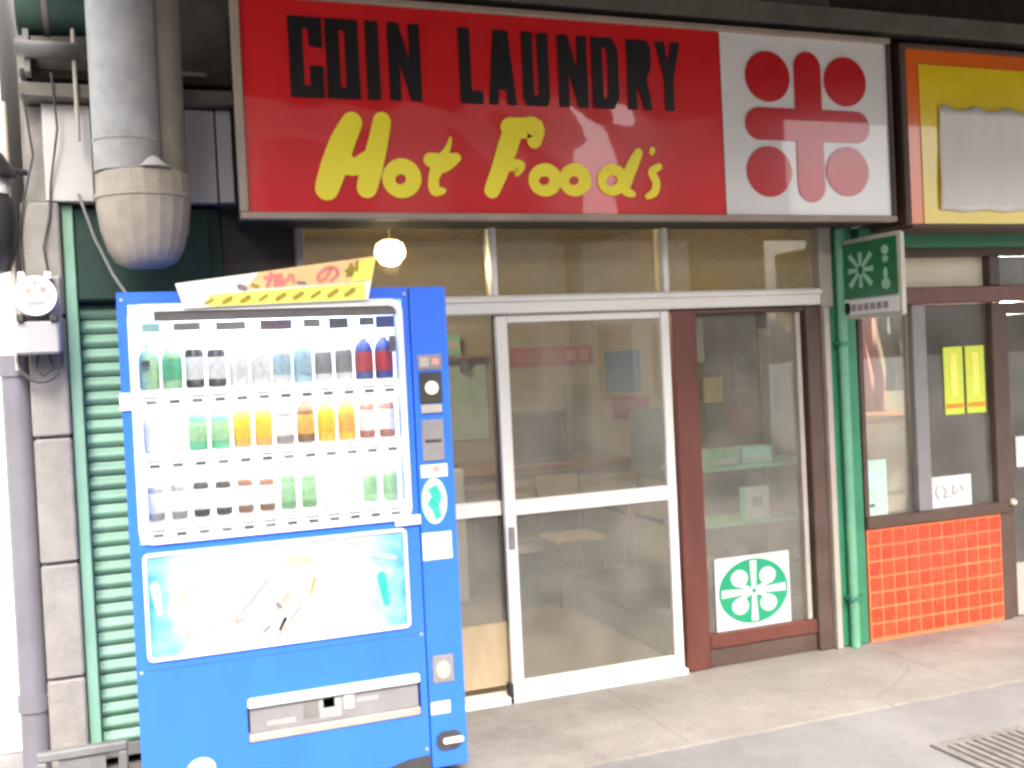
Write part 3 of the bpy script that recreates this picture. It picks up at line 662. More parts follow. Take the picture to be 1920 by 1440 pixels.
bot_c = MB().lathe([(.0145,.153),(.0145,.172),(0,.172)], seg=12).mesh('cap', True)
but = BX(-.0165, .0165, -.004, 0, -.006, .006).mesh('button'); tg = BX(-.024, .024, -.0015, 0, -.006, .006).mesh('price_tag')
rows = [(1.506, 1.463, 'bbccbbbbccbb', [('green','pale'),('green','mint'),('black','white'),('black','white'),('white','white'),('white','white'),('white','sky'),('sky','sky'),('white','silver'),('white','silver'),('navy','crimson'),('navy','crimson')]),
        (1.292, 1.248, 'ccbbccbbbbcc', [('white','white'),('white','white'),('mint','green'),('mint','green'),('orange','gold'),('orange','gold'),('silver','white'),('brown','orange'),('gold','gold'),('gold','orange'),('rose','white'),('rose','white')]),
        (1.060, 1.014, 'cccccccccccc', [('silver','white'),('silver','white'),('black','white'),('black','white'),('umber','white'),('umber','white'),('leafy','green'),('leafy','green'),('white','white'),('white','white'),('pale','green'),('pale','green')])]
for zb, zbtn, kinds, cols in rows:
    shf = obj('display_shelf', BX(.040, .934, FY+.0105, FY+.113, zb-.010, zb-.001), 'white_plastic', VM)
    strip = obj('button_strip', BX(.040, .934, FY+.0008, FY+.010, zbtn-.024, zbtn+.024), 'strip_white', VM)
    obj('light_tube', MB().tube([(.05,FY+.014,zb-.016),(.92,FY+.014,zb-.016)], .005, 8), 'tube_light', shf)
    for i in range(12):
        x = .078+i*.0745
        k = kinds[i]; c1, c2 = cols[i]; SC = .86 if zb < 1.1 else (.93 if zb < 1.4 else .97)
        p = inst('sample_'+('bottle' if k == 'b' else 'can'), bot_b if k == 'b' else can_b, prod[c1], (x, FY+.066, zb), VM, scale=(SC, SC, SC*random.uniform(.97,1.03)))
        l = bpy.data.objects.new('label', bot_l if k == 'b' else can_l); COL.objects.link(l); l.parent = p
        if not l.data.materials: l.data.materials.append(None)
        l.material_slots[0].link = 'OBJECT'; l.material_slots[0].material = prod[c2]
        if k == 'b':
            q = bpy.data.objects.new('cap', bot_c); COL.objects.link(q); q.parent = p
            if not q.data.materials: q.data.materials.append(None)
            q.material_slots[0].link = 'OBJECT'; q.material_slots[0].material = prod['white'] if c1 != 'black' else prod['black']
        inst('button', but, 'button', (x, FY+.0006, zbtn), strip)
        inst('price_tag', tg, 'tag', (x, FY+.0006, zbtn+.016), strip)
for x0, x1, z0, z1, mm in ((.86,.93,1.690,1.733,'product_navy'),(.80,.855,1.70,1.73,'bluegrey'),(.905,.932,1.60,1.66,'grey_plastic'),(.30,.40,1.70,1.728,'light_ink'),(.45,.56,1.695,1.73,'cloth_lilac'),(.60,.66,1.70,1.73,'light_ink'),(.69,.76,1.692,1.731,'bluegrey'),(.16,.25,1.702,1.73,'light_ink'),(.06,.12,1.70,1.73,'aqua'),(.052,.08,1.585,1.605,'bluegrey')):
    obj('header_print', BX(x0, x1, FY+.0062, FY+.0075, z0, z1), mm, bz)
obj('hinge', BX(-.022, .014, FY-.010, FY-.0004, 1.44, 1.50, bev=.003), 'white_plastic', VM)
for z in (.135, .56, 1.81):
    for x in (0.0, .97): obj('screw', MB().disc_y(x, z, .006, .006, FY-.003, FY-.0004, 12), 'silver', fd)
obj('door_seam', BX(.0166, .956, FY-.0012, FY-.0003, .560, .566), 'blue_dark', fd)
# poster below
po = obj('poster_panel', MB().ring(rrect(.022,.932,.592,.957,.02), rrect(.034,.920,.604,.945,.012), FY-.010, FY-.0004), 'white_plastic', VM)
def poster_mat():
    m = bpy.data.materials.new('poster_print'); m.use_nodes = True; t = m.node_tree; N = t.nodes; L = t.links; b = N['Principled BSDF']; b.inputs['Roughness'].default_value = .35
    g = N.new('ShaderNodeNewGeometry'); sp = N.new('ShaderNodeSeparateXYZ'); L.new(g.outputs['Position'], sp.inputs[0])
    nz = N.new('ShaderNodeTexNoise'); nz.inputs['Scale'].default_value = 13; nz.inputs['Detail'].default_value = 5; L.new(g.outputs['Position'], nz.inputs['Vector'])
    d = N.new('ShaderNodeMath'); d.operation = 'SUBTRACT'; d.inputs[1].default_value = .477; L.new(sp.outputs['X'], d.inputs[0])
    ab = N.new('ShaderNodeMath'); ab.operation = 'ABSOLUTE'; L.new(d.outputs[0], ab.inputs[0])
    ad = N.new('ShaderNodeMath'); ad.operation = 'MULTIPLY_ADD'; ad.inputs[1].default_value = .28; L.new(nz.outputs['Fac'], ad.inputs[0]); L.new(ab.outputs[0], ad.inputs[2])
    rp = N.new('ShaderNodeValToRGB'); e = rp.color_ramp.elements; e[0].position = .43; e[0].color = (.47,.475,.465,1); e[1].position = .62; e[1].color = (.03,.24,.31,1)
    e2 = e.new(.52); e2.color = (.20,.40,.45,1)
    L.new(ad.outputs[0], rp.inputs['Fac']); L.new(rp.outputs[0], b.inputs['Base Color']); M['poster_print'] = m
poster_mat()
ps = obj('poster', BX(.034, .920, FY-.004, FY-.0006, .604, .945), 'poster_print', po)
def pmark(px0, py0, px1, py1, w, m, taper=1.):
    a = at(px0, py0, FY-.0045); b = at(px1, py1, FY-.0045); A_, B_ = Vector((a.x,a.z)), Vector((b.x,b.z))
    pmark.k = (pmark.k+1) % 12; y = FY-.0052-.0002*pmark.k
    obj('print_mark', MB().ribbon([A_, B_], [w, w*taper], y, FY-.0042), m, po)
pmark.k = 0
for a in ((545,1050,580,1052,.040,'banner_orange',.8),(575,1065,600,1072,.034,'cream',1),(590,1085,582,1115,.010,'ink_olive',.6),(600,1100,540,1195,.006,'light_ink',1),(512,1070,455,1160,.005,'light_ink',1),(455,1160,500,1205,.005,'light_ink',1),(330,1060,450,1045,.004,'pale_green',1),(620,1060,690,1120,.030,'cream',.4),(700,1040,740,1045,.016,'pale_green',1),(290,1100,300,1150,.030,'aqua',.6),(715,1080,725,1130,.034,'teal',.6),
          (500,1090,440,1165,.012,'light_ink',1),(540,1115,520,1140,.022,'board_pink',1),(505,1145,495,1160,.022,'pale_green',1),(565,1135,520,1195,.011,'grey_ink',.7),(535,1160,525,1180,.012,'ink_black',.7),(520,1132,526,1138,.012,'bluegrey',1),
          (385,1165,400,1180,.007,'light_ink',1),(345,1110,335,1140,.014,'banner_orange',1),(455,1160,445,1168,.012,'grey_ink',1),(345,1180,365,1195,.006,'board_pink',1),(350,1190,362,1202,.006,'light_ink',1),(395,1218,425,1214,.006,'light_ink',1),(655,1018,672,1026,.008,'light_ink',1),(495,1185,505,1175,.010,'cloth_lilac',1)): pmark(*a)
# coin column fittings
cy0 = FY-.004
def cfit(name, x0, x1, z0, z1, d, m, bev=.003): return obj(name, BX(x0, x1, cy0-d, cy0-.0004, z0, z1, bev=bev), m, cp)
cfit('price_display', 1.005, 1.098, 1.528, 1.585, .006, 'grey_plastic'); obj('lens', BX(1.012,1.048,cy0-.0085,cy0-.0065,1.54,1.575), 'silver', cp); obj('lens', BX(1.058,1.085,cy0-.0085,cy0-.0065,1.545,1.57), 'board_pink', cp)
cfit('coin_recess', 1.008, 1.094, 1.405, 1.520, .005, 'dark_plastic')
obj('coin_knob', MB().disc_y(1.052, 1.462, .025, .025, cy0-.016, cy0-.0055, 24), 'cream_knob', cp)
cfit('coin_tray', 1.010, 1.090, 1.368, 1.402, .010, 'silver')
cfit('bill_reader', 1.008, 1.092, 1.192, 1.345, .007, 'grey_plastic'); obj('bill_slot', BX(1.02,1.08,cy0-.010,cy0-.0075,1.262,1.272), 'dark_plastic', cp)
cfit('notice_sticker', .998, 1.100, 1.132, 1.180, .002, 'sticker_white', 0); obj('print_mark', BX(1.045,1.070,cy0-.003,cy0-.0022,1.150,1.172), 'board_pink', cp)
obj('round_sticker', MB().disc_y(1.044, 1.045, .048, .085, cy0-.003, cy0-.0005, 32), 'aqua', cp)
obj('print_mark', MB().prism([(1.020,1.09),(1.055,1.105),(1.072,1.06),(1.060,1.02),(1.068,.985),(1.045,.975),(1.035,1.01),(1.015,1.035),(1.035,1.06)], cy0-.0045, cy0-.0032), 'teal', cp)
cfit('white_notice', .9905, 1.103, .828, .929, .002, 'sticker_white', 0)
obj('latch', BX(.890, .986, FY-.016, FY-.0125, .966, 1.002, bev=.001), 'white_plastic', VM)
rt = cfit('coin_return', 1.004, 1.086, .372, .474, .006, 'grey_plastic', .004); obj('return_cup', MB().disc_y(1.045, .420, .028, .034, cy0-.009, cy0-.0065, 20), 'silver', rt)
cfit('small_notice', .992, 1.066, .257, .303, .002, 'sticker_white', 0)
lk = obj('lock_handle', MB().prism(rrect(1.006,1.104,.120,.190,.03), cy0-.006, cy0-.0005), 'dark_plastic', cp)
obj('handle_bar', MB().prism(rrect(1.030,1.108,.146,.166,.008), cy0-.016, cy0-.0065), 'white_plastic', lk)
# delivery chute
ch = obj('delivery_chute', BX(.337, .956, FY+.03, FY+.127, .263, .42), 'dark_plastic', VM)
obj('chute_lip', BX(.338, .955, FY-.014, FY+.029, .384, .419, bev=.006), 'white_plastic', ch)
obj('chute_flap', BX(.345, .948, FY+.004, FY+.010, .296, .383), 'grey_plastic', ch)
obj('chute_ledge', BX(.338, .955, FY-.006, FY+.029, .264, .294, bev=.004), 'pot', ch)
for x0, x1, z0, z1, mm in ((.40,.50,.312,.330,'silver'),(.53,.58,.318,.372,'grey_metal'),(.585,.665,.308,.376,'light_ink'),(.60,.64,.345,.384,'leaf'),(.675,.71,.33,.38,'sticker_white'),(.72,.80,.345,.362,'light_ink')):
    obj('flap_sticker', BX(x0, x1, FY+.0018, FY+.0038, z0, z1), mm, ch)
# tilted paper banner stuck on the machine's top edge
BN = thing('paper_banner', (.52, FY-.02, 1.79), 'slanted yellow and orange paper banner stuck along the machine top', 'banner')
c4 = [at(328,532,3.676), at(705,480,3.676), at(690,562,3.676), at(345,578,3.676)]
def bpt(u, v):
    a = c4[0].lerp(c4[1], u); b = c4[3].lerp(c4[2], u); p = b.lerp(a, v); return (p.x, p.z)
def bquad(u0, u1, v0, v1): return [bpt(u0,v0), bpt(u1,v0), bpt(u1,v1), bpt(u0,v1)]
obj('sheet', MB().prism(bquad(0,1,0,1), 3.674, 3.678), 'banner_white', BN)
obj('orange_band', MB().prism([bpt(.33,.52), bpt(.97,.42), bpt(1,1), bpt(.40,1)], 3.672, 3.6738), 'banner_orange', BN)
yb = obj('yellow_band', MB().prism([bpt(.13,.02), bpt(.985,.02), bpt(.96,.40), bpt(.14,.44)], 3.672, 3.6738), 'banner_yellow', BN)
obj('yellow_end', MB().prism([bpt(.88,.46), bpt(.998,.46), bpt(.998,.97), bpt(.92,.97)], 3.6705, 3.6718), 'banner_yellow', BN)
def bmark(P, w, m, y=3.6700):
    bmark.k = (bmark.k+1) % 9; Q_, W_ = smooth_path([bpt(*p) for p in P], [w]*len(P), 5); obj('character_stroke', MB().ribbon(Q_, W_, y-.0002*bmark.k-.0012, y-.0004), m, BN)
bmark.k = 0
bmark([(.30,.62),(.325,.55)], .018, 'cloth_lilac'); bmark([(.365,.62),(.39,.56)], .012, 'ink_olive')
for P in ([(.43,.80),(.51,.83)],[(.46,.92),(.455,.75),(.44,.55)],[(.48,.68),(.52,.70)],[(.48,.56),(.525,.56)]): bmark(P, .013, 'ink_pink')
for P in ([(.555,.80),(.54,.62)],[(.57,.78),(.575,.60)]): bmark(P, .010, 'ink_pink')
bmark([(.60,.56),(.635,.53)], .010, 'cloth_lilac'); bmark([(.62,.72),(.66,.76)], .008, 'banner_orange')
bmark([(.765,.80),(.74,.58),(.71,.56),(.705,.70),(.745,.86),(.79,.82),(.805,.66),(.775,.52)], .013, 'ink_pink')
for P in ([(.85,.72),(.885,.80),(.88,.60)],[(.90,.92),(.905,.72)],[(.87,.88),(.86,.60)]): bmark(P, .010, 'ink_olive')
for k in range(9):
    u = .115+k*.094; bmark([(u,.14),(u+.038,.26)], .014 if k % 3 else .010, 'ink_olive')

# ================================================================== INSIDE THE LAUNDRY
lp = thing('globe_lamp', (1.40, 5.6, 2.42), 'glowing warm lamp inside behind the upper glass', 'lamp')
obj('globe', MB().lathe([(0,-.085),(.05,-.07),(.082,-.03),(.086,0),(.074,.04),(.04,.06),(0,.062)], (1.40,5.6,2.19), 24), 'lamp_glow', lp, smooth=True)
obj('stem', MB().cyl((1.40,5.6), .004, 2.246, 2.42, 10), 'beige_alu', lp); obj('cap', MB().cyl((1.40,5.6), .05, 2.40, 2.419, 16), 'beige_alu', lp)
ll = bpy.data.lights.new('lamp_light', 'POINT'); ll.energy = 48; ll.color = (1,.86,.62); ll.shadow_soft_size = .06
lo = bpy.data.objects.new('lamp_light', ll); COL.objects.link(lo); parent_to(lo, lp); lo.location = (1.40, 5.6, 2.12)
bn = thing('bench', (2.75, 5.3, 0), 'dark low bench along the right wall inside the sliding door', 'bench')
obj('seat', BX(2.50, 3.34, 4.66, 5.86, .17, .235, bev=.012), 'bench', bn); obj('base', BX(2.52, 3.32, 4.68, 5.84, .005, .169), 'bench', bn)
wcb = thing('wall_counter', (2.7, 7.0, 0), 'brown wooden counter along the rear wall inside', 'counter')
obj('top', BX(2.05, 3.36, 6.55, 7.26, .80, .84, bev=.006), 'counter_wood', wcb)
for i in range(4): obj('slat', BX(2.08, 3.34, 6.58, 6.60, .62+i*.045, .655+i*.045), 'counter_wood' if i % 2 else 'tan_panel', wcb)
for x in (2.08, 3.28): obj('leg', BX(x, x+.05, 6.60, 6.66, .005, .80), 'counter_wood', wcb)
tv = thing('small_television', (2.72, 6.9, .84), 'dark boxy television on the rear counter', 'television')
obj('case', BX(2.54, 2.90, 6.72, 7.05, .841, 1.19, bev=.015), 'dark_plastic', tv); obj('screen', BX(2.57, 2.84, 6.714, 6.7195, .88, 1.16), 'screen', tv)
def wallboard(name, x0, x1, z0, z1, m, label, cat, y=7.29): tag(obj(name, BX(x0, x1, y-.012, y, z0, z1), m), label, cat)
k7 = 7.28/6.6
wb = thing('reflected_banner', (3.0, 7.28, 1.5), 'red lettered banner high on the rear wall, standing in for a reflected sign', 'banner')  # board imitates the red band of a sign reflected in the door glass
obj('board', BX(2.70, 3.36, 7.27, 7.29, 1.515, 1.655), 'board_red', wb)
for i in range(6): obj('character_block', BX(2.73+i*.105, 2.80+i*.105, 7.265, 7.2695, 1.545, 1.625), 'board_pink' if i > 3 else 'cloth_red', wb)
def sideboard(name, y0, y1, z0, z1, m, label, cat): tag(obj(name, BX(3.386, 3.399, y0, y1, z0, z1), m), label, cat)
sideboard('wall_poster', 6.55, 7.10, 1.30, 1.60, 'poster_blue', 'blue poster on the right wall inside the laundry', 'poster')
sideboard('wall_poster', 6.45, 7.0, 1.10, 1.27, 'poster_plum', 'plum coloured strip poster on the right wall inside', 'poster')
wallboard('wall_notice', 3.12, 3.30, .96, 1.36, 'light_ink', 'pale notice sheet on the rear wall beside the television', 'notice')
wallboard('wall_poster', 2.0, 2.5, 1.0, 1.55, 'mint_paper', 'pale green poster on the rear wall left of the television', 'poster')
dr = thing('wall_dryer', (3.1, 5.6, .80), 'blue grey rounded dryer fixed to the right wall inside', 'dryer')
obj('body', BX(2.92, 3.398, 5.35, 5.85, .80, 1.23, bev=.05, seg=3), 'bluegrey', dr, smooth=True)
obj('door_rim', MB().prism(rrect(3.00,3.30,.88,1.15,.08), 5.335, 5.352), 'grey_plastic', dr); obj('handle', BX(3.10, 3.13, 5.31, 5.334, .86, 1.18, bev=.004), 'white_plastic', dr)
wm = thing('washing_machine', (1.2, 6.7, 0), 'white top loading washing machine on the left side inside', 'washing machine')
obj('body', BX(.90, 1.45, 6.4, 6.95, .01, .88, bev=.02, seg=2), 'white_plastic', wm); obj('lid', BX(.93, 1.42, 6.43, 6.80, .885, .905, bev=.004), 'bluegrey', wm); obj('control_panel', BX(.90, 1.45, 6.82, 6.95, .885, 1.0, bev=.01), 'grey_plastic', wm)
wm2 = thing('washing_machine', (1.85, 6.7, 0), 'second white washing machine beside the rear counter', 'washing machine')
obj('body', BX(1.48, 2.02, 6.4, 6.95, .01, .88, bev=.02, seg=2), 'white_plastic', wm2); obj('lid', BX(1.51, 1.99, 6.43, 6.80, .885, .905, bev=.004), 'bluegrey', wm2); obj('control_panel', BX(1.48, 2.02, 6.82, 6.95, .885, 1.0, bev=.01), 'grey_plastic', wm2)
chr_ = thing('tube_chair', (2.62, 6.1, 0), 'tubular chair with curved dark frame facing the door inside', 'chair')
obj('seat', BX(2.46, 2.80, 5.95, 6.28, .40, .43, bev=.01), 'tan_panel', chr_)
for x in (2.47, 2.78): obj('leg', MB().tube([(x,5.97,.01),(x,5.96,.40)], .011), 'steel_dark', chr_); obj('leg', MB().tube([(x,6.34,.01),(x,6.27,.40),(x,6.30,.62),(x+.0,6.33,.80)], .011), 'steel_dark', chr_)
obj('backrest', BX(2.47, 2.78, 6.31, 6.335, .62, .80, bev=.008), 'tan_panel', chr_)
bi = thing('waste_bin', (2.36, 6.2, 0), 'blue grey waste bin beside the tube chair', 'bin')
obj('bin', MB().lathe([(0,.005),(.095,.005),(.12,.40),(.128,.41),(.11,.41),(.09,.05),(0,.05)], (2.30,6.15,0), 24), 'bluegrey', bi, smooth=True); obj('liner', MB().lathe([(.11,.405),(.131,.412),(.131,.36),(.126,.36)], (2.30,6.15,0), 24), 'fascia', bi, smooth=True)
shl = thing('wall_shelf', (2.4, 7.2, 1.62), 'narrow wall shelf with brackets high on the rear wall inside', 'shelf')
obj('board', BX(.9, 2.55, 7.10, 7.298, 1.60, 1.62), 'counter_wood', shl)
for x in (1.1, 2.3): obj('bracket', BX(x, x+.02, 7.14, 7.298, 1.50, 1.599), 'grey_metal', shl)
for i, (x, c, lb) in enumerate(((1.62,'poster_blue','blue soap box on the rear wall shelf'),(1.80,'cloth_red','red soap box on the rear wall shelf'),(1.98,'sticker_white','white soap box on the rear wall shelf'),(2.20,'pale_green','green soap box on the rear wall shelf'))):
    t = thing('soap_box', (x, 7.2, 1.621), lb, 'box'); obj('carton', BX(x-.07, x+.07, 7.14, 7.24, 1.621, 1.80-.03*(i % 2), bev=.003), c, t); obj('front_label', BX(x-.05, x+.05, 7.136, 7.1395, 1.66, 1.72), 'cream', t)
# display window goods
for x0, x1, m1, lb in ((2.74,2.93,'pale_green','green tissue box at left on the display window shelf'),(2.95,3.13,'aqua','pale aqua box at right on the display window shelf')):
    t = thing('shelf_box', ((x0+x1)/2, 4.64, .966), lb, 'box'); obj('box', BX(x0, x1, 4.60, 4.70, .966, 1.05, bev=.004), m1, t); obj('band', BX(x0+.02, x1-.02, 4.5955, 4.5995, .975, 1.0), 'sticker_white', t)
t = thing('price_card', (3.03, 4.60, .676), 'white card with green edge standing on the lower glass shelf', 'card'); obj('card', BX(2.955, 3.10, 4.60, 4.606, .676, .845), 'sticker_white', t); obj('edge_band', BX(2.925, 2.954, 4.60, 4.606, .676, .845), 'pale_green', t); obj('print_mark', BX(3.0,3.06,4.5975,4.5995,.74,.79), 'light_ink', t)
t = thing('round_plate', (3.26, 4.75, .451), 'dull pink round plate leaning in the display window', 'plate'); obj('plate', MB().disc_y(3.265, .60, .10, .147, 4.72, 4.735, 32), 'pink_plate', t); obj('rim', MB().ring(ell(3.265,.60,.104,.150), ell(3.265,.60,.085,.125), 4.714, 4.7195), 'cloth_red', t)
pt = thing('potted_plant', (2.98, 4.72, .451), 'small dark leafy plant on the bottom display shelf', 'plant')
obj('pot', MB().lathe([(0,.451),(.05,.451),(.065,.53),(.055,.53),(0,.52)], (2.97,4.72,0), 18), 'pot', pt, smooth=True)
mb = MB()
for i in range(70):
    a = random.uniform(0,6.28); l = random.uniform(.05,.15); e = random.uniform(.15,1.2); b0 = Vector((2.97,4.72,.53)); d = Vector((math.cos(a)*math.cos(e), .5*math.sin(a)*math.cos(e), math.sin(e)))
    n_ = d.cross(Vector((0,0,1))).normalized()*.012; p0, p1, p2 = b0+d*l*.3, b0+d*l*.7, b0+d*l
    mb.bm.faces.new([mb.bm.verts.new(p) for p in (p0-n_*.3, p1-n_, p2, p1+n_)])
obj('foliage', mb, 'leaf', pt)
t = thing('stand_tube', (3.33, 4.9, 0), 'pale upright roll standing behind the display glass', 'roll'); obj('roll', MB().cyl((3.335,4.93), .03, .005, 1.66, 16), 'fascia', t, smooth=True); obj('end_cap', MB().cyl((3.335,4.93), .033, 1.62, 1.67, 16), 'white_plastic', t, smooth=True)
t = thing('price_strip', (2.8, 4.6, 1.55), 'pale yellow paper strip stuck inside the brown window top corner', 'strip'); obj('strip', BX(2.62, 2.665, 4.455, 4.458, 1.50, 1.72), 'cream', t)
obj('print_mark', BX(2.63,2.655,4.4585,4.4595,1.53,1.66), 'leaf', t)

pb = thing('dark_backing', (3.08, 5.06, 0), 'dull brown board added behind the goods to darken the brown window', 'partition')  # added dark backing, makes the interior behind this glass darker
obj('board', BX(2.77, 3.398, 5.04, 5.07, .005, 1.78), 'peg_board', pb)
for x in (2.77, 3.36): obj('edge_strip', BX(x, x+.035, 5.03, 5.0395, .005, 1.78), 'dark_brown', pb)
for x, z, w, h, c, lb in ((2.88,1.30,.09,.16,'leaf','dark green packet hung on the board behind the brown window'),(3.04,1.34,.12,.14,'banner_orange','dull orange packet hung on the board behind the brown window'),(3.22,1.42,.08,.20,'cloth_lilac','lilac packet hung on the board behind the brown window'),(2.90,1.55,.08,.12,'cream','cream packet hung high on the board behind the brown window'),(3.20,1.16,.12,.15,'cloth_red','dull red packet hung on the board behind the brown window'),(2.90,1.12,.10,.12,'pale_green','pale green packet hung low on the board behind the brown window')):
    t = thing('hanging_packet', (x, 5.0, z-h/2), lb, 'packet', 'packets hung on the display board'); obj('pouch', BX(x-w/2, x+w/2, 5.0, 5.02, z-h/2, z+h/2, bev=.006), c, t); obj('hook', MB().tube([(x,5.04,z+h/2+.015),(x,5.008,z+h/2+.012),(x,5.008,z+h/2-.01)], .003, 6), 'silver', t)
for P, lb in (([(-.335,4.285,1.95),(-.345,4.28,2.10),(-.325,4.285,2.22),(-.28,4.27,2.40),(-.30,4.22,2.62)],'black cable rising from the meter to the eave beam'),([(-.25,4.285,1.95),(-.262,4.28,2.06),(-.235,4.29,2.18),(-.225,4.285,2.30),(-.19,4.25,2.50),(-.20,4.22,2.70)],'second black cable rising past the pale boards')):
    a, _ = smooth_path([p[:2] for p in P], [0]*len(P), 1); tag(obj('meter_cable', MB().tube(P, .0042), 'cable'), lb, 'cable', 'cables at the corner pillar')

# ================================================================== NEIGHBOUR SHOP
NB = thing('neighbour_shop', (5, WY, 0), 'shop with orange tiled base and brown window frames beyond the green post', 'building')
obj('room_floor', BX(3.52, 8, 4.56, 7.3, -.02, .004), 'room_floor', NB)
obj('back_wall', BX(3.49, 8, 7.0, 7.1, 0, 2.5), 'cream', NB); obj('room_ceiling', BX(3.49, 8, 4.56, 7.1, 2.42, 2.5), 'ceiling_board', NB)
obj('side_wall', BX(3.485, 3.545, 4.5, 7.0, .0, 2.42), 'tan_wall', NB); obj('side_wall', BX(7.9, 8, 4.56, 7.0, 0, 2.42), 'tan_wall', NB)
obj('upper_wall', BX(3.505, 12, 4.46, 4.56, 2.17, 3.6), 'dark_wood_shade', NB)
obj('green_band', BX(3.545, 8, 4.36, 4.459, 2.045, 2.150, bev=.005), 'green_paint', NB); obj('dark_lintel', BX(3.545, 8, 4.41, 4.50, 2.000, 2.044), 'dark_brown', NB)
tp = obj('tile_base', BX(3.548, 4.440, 4.40, 4.55, .0065, .592), 'grout', NB)
tw, th, nx_, nz_ = .0805, .0805, 11, 7
tile = BX(-tw/2+.0058, tw/2-.0058, -.005, 0, -th/2+.0058, th/2-.0058, bev=.002).mesh('tile')
for j in range(nz_):
    for i in range(nx_): inst('tile', tile, 'tile_orange', (3.551+(i+.5)*tw, 4.3995+random.uniform(-.0008,.0006), .022+(j+.5)*th), tp, rot=(random.uniform(-.008,.008),0,random.uniform(-.012,.012)))
nf = obj('shop_window', BX(3.546, 4.50, 4.385, 4.50, .593, .652, bev=.005), 'dark_brown', NB)
for a in ((3.546,3.575,.653,1.745),(3.895,3.985,.653,1.745),(4.435,4.505,.0065,1.745)): obj('stile', BX(a[0], a[1], 4.40, 4.49, a[2], a[3], bev=.004), 'dark_brown' if a[0] != 3.895 else 'grey_plastic', nf)
obj('stile', BX(4.435, 4.505, 4.40, 4.49, 1.84, 2.0, bev=.004), 'dark_brown', nf)
obj('crossbar', BX(3.546, 8, 4.39, 4.50, 1.747, 1.838, bev=.006), 'brown_frame', nf)
obj('pane', BX(3.576, 3.894, 4.44, 4.444, .653, 1.745), 'pane', nf); obj('pane', BX(3.986, 4.434, 4.44, 4.444, .653, 1.745), 'pane', nf)
obj('top_panel', BX(3.560, 4.433, 4.45, 4.46, 1.84, 1.999), 'cream', nf); obj('pane', BX(4.506, 5.2, 4.45, 4.454, 1.84, 1.999), 'pane', nf)
nd = obj('shop_door', BX(4.51, 4.565, 4.42, 4.46, .01, 1.745, bev=.004), 'dark_brown', NB)
obj('stile', BX(5.25, 5.31, 4.42, 4.46, .01, 1.745, bev=.004), 'dark_brown', nd); obj('rail', BX(4.566, 5.249, 4.422, 4.458, .01, .30, bev=.004), 'beige_alu', nd); obj('rail', BX(4.566, 5.249, 4.422, 4.458, 1.68, 1.745, bev=.004), 'dark_brown', nd)
obj('pane', BX(4.566, 5.249, 4.438, 4.442, .301, 1.679), 'pane', nd); obj('knob', MB().lathe([(0,-.022),(.018,-.012),(.022,0),(.018,.012),(0,.022)], (4.54,4.405,.645), 14), 'cream', nd, smooth=True)
obj('far_wall', BX(5.32, 8, 4.42, 4.56, 0, 1.746), 'opp_wall', NB); obj('far_wall', BX(5.32, 8, 4.42, 4.56, 1.839, 2.0), 'opp_wall', NB)
for k_, (x0, x1) in enumerate(((4.122,4.252),(4.272,4.402))):
    t = thing('yellow_strip', ((x0+x1)/2, 4.43, 1.15), ('bright yellow vertical notice strip nearer the green post, ' if k_ == 0 else 'bright yellow vertical notice strip next to the dark stile, ')+'one of two', 'notice', 'yellow notice strips in the tiled shop window')
    obj('sheet', BX(x0, x1, 4.432, 4.436, 1.150, 1.515), 'lime', t); obj('red_line', BX(x0+.006, x1-.006, 4.4295, 4.4315, 1.185, 1.208), 'ink_orange', t); obj('print_mark', BX((x0+x1)/2-.022, (x0+x1)/2+.022, 4.4295, 4.4315, 1.25, 1.48), 'banner_yellow', t)
t = thing('window_notice', (3.63, 4.43, .66), 'tall mint and white notice at the window corner by the green post', 'notice'); obj('sheet', BX(3.578, 3.712, 4.430, 4.436, .655, .945), 'mint_paper', t)
for z, w in ((.86,.09),(.80,.07),(.70,.03)): obj('print_mark', BX(3.60, 3.60+w, 4.4275, 4.4295, z, z+.018), 'aqua' if z > .75 else 'bluegrey', t)
t = thing('window_notice', (4.12, 4.43, .655), 'white handwritten card leaning at the foot of the shop window', 'notice'); obj('card', BX(3.992, 4.275, 4.430, 4.436, .655, .822), 'sticker_white', t)
for P in ([(4.05,.775),(4.03,.74),(4.05,.705)],[(4.085,.765),(4.10,.735),(4.085,.71),(4.12,.71)],[(4.15,.77),(4.15,.72),(4.18,.745)],[(4.20,.765),(4.215,.735)]):
    a, b = smooth_path(P, [.008]*len(P), 4); obj('handwriting', MB().ribbon(a, b, 4.4275, 4.4295), 'light_ink', t)
cd = obj('door_notice', BX(4.60, 4.72, 4.428, 4.434, .83, 1.0), 'sticker_white'); tag(cd, 'small white card on the glass door past the tiles', 'notice')
# inside the neighbour's window
def cloth(name, x0, x1, y, z0, z1, m, label):
    mb = MB(); nx = 14; V = []
    for j in range(7):
        V.append([mb.bm.verts.new((x0+(x1-x0)*(i/nx)*(1-.1*j/6)+.02*math.sin(j), y+.03*math.sin(i*1.4+j*.3), z0+(z1-z0)*j/6)) for i in range(nx+1)])
    for j in range(6):
        for i in range(nx): mb.bm.faces.new((V[j][i], V[j][i+1], V[j+1][i+1], V[j+1][i]))
    o = obj(name, mb, m, None, smooth=True); o.modifiers.new('thick','SOLIDIFY').thickness = .01; tag(o, label, 'cloth')
tag(obj('clothes_rail', MB().tube([(3.546,5.2,1.80),(6.0,5.2,1.80)], .014), 'grey_metal'), 'grey clothes rail across the tiled shop interior', 'rail')
cloth('hanging_cloth', 4.10, 4.36, 5.2, 1.14, 1.79, 'cloth_red', 'faded red cloth hanging inside the tiled shop')
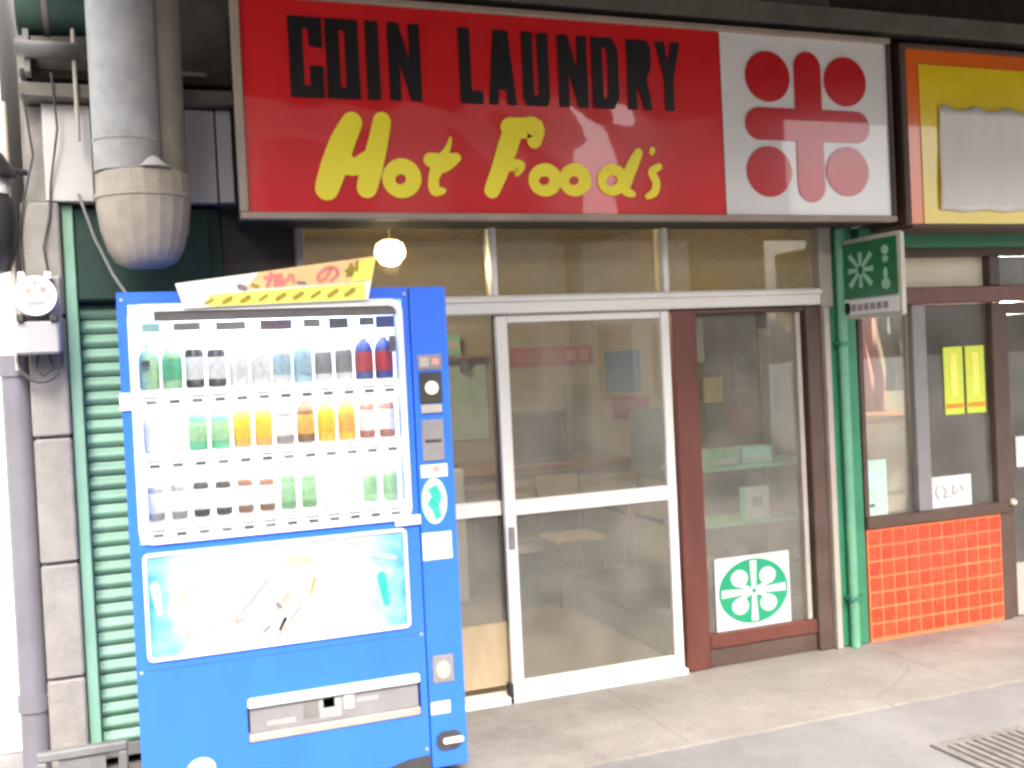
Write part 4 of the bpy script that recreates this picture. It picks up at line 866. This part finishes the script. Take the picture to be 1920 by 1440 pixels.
cloth('hanging_cloth', 4.38, 4.58, 5.2, 1.26, 1.79, 'cloth_dark', 'dark cloth hanging between the red and lilac ones')
cloth('hanging_cloth', 4.60, 4.85, 5.2, 1.08, 1.79, 'cloth_lilac', 'lilac grey cloth hanging inside the tiled shop')
cab = thing('reflection_cabinet', (4.6, 5.5, 0), 'long cream cabinet under the clothes, standing in for the street reflection', 'cabinet')  # added cabinet imitates the cream bands of the street's reflection
obj('body', BX(3.75, 5.4, 5.35, 5.85, .005, 1.06, bev=.01), 'cream', cab); obj('top', BX(3.72, 5.43, 5.32, 5.88, 1.061, 1.09, bev=.005), 'counter_wood', cab)
for i in range(3): obj('drawer', BX(3.80+i*.54, 4.28+i*.54, 5.335, 5.349, .62, .98, bev=.004), 'fascia', cab)
bl = thing('shop_lamp', (5.0, 5.0, 2.4), 'small white bulb glowing behind the glass door of tiled shop', 'lamp')
obj('bulb', MB().lathe([(0,-.03),(.022,-.02),(.03,0),(.02,.03),(0,.035)], (5.12,5.0,1.56), 16), 'lamp_glow', bl, smooth=True); obj('cord', MB().cyl((5.12,5.0), .005, 1.595, 2.42, 8), 'cable', bl)

nl = bpy.data.lights.new('bulb_light', 'POINT'); nl.energy = 90; nl.color = (1,.93,.8); nl.shadow_soft_size = .04
no_ = bpy.data.objects.new('bulb_light', nl); COL.objects.link(no_); parent_to(no_, bl); no_.location = (5.12, 4.95, 1.64)

# ================================================================== STREET DETAILS
gr = thing('drain_grate', (3.1, 2.95, 0), 'rusty iron drain grate set in the road', 'grate')
obj('frame', MB().box(2.80,3.60,3.125,3.16,.001,.012).box(2.80,3.60,2.66,2.695,.001,.012).box(2.80,2.835,2.695,3.125,.001,.012).box(3.565,3.60,2.695,3.125,.001,.012), 'rust_iron', gr)
obj('pit', BX(2.835, 3.565, 2.695, 3.125, .001, .003), 'old_wall', gr)
bar = BX(-.011,.011,2.695,3.125,.0031,.011).mesh('bar')
for i in range(17): inst('bar', bar, 'rust_iron', (2.862+i*.0425, 0, 0), gr)
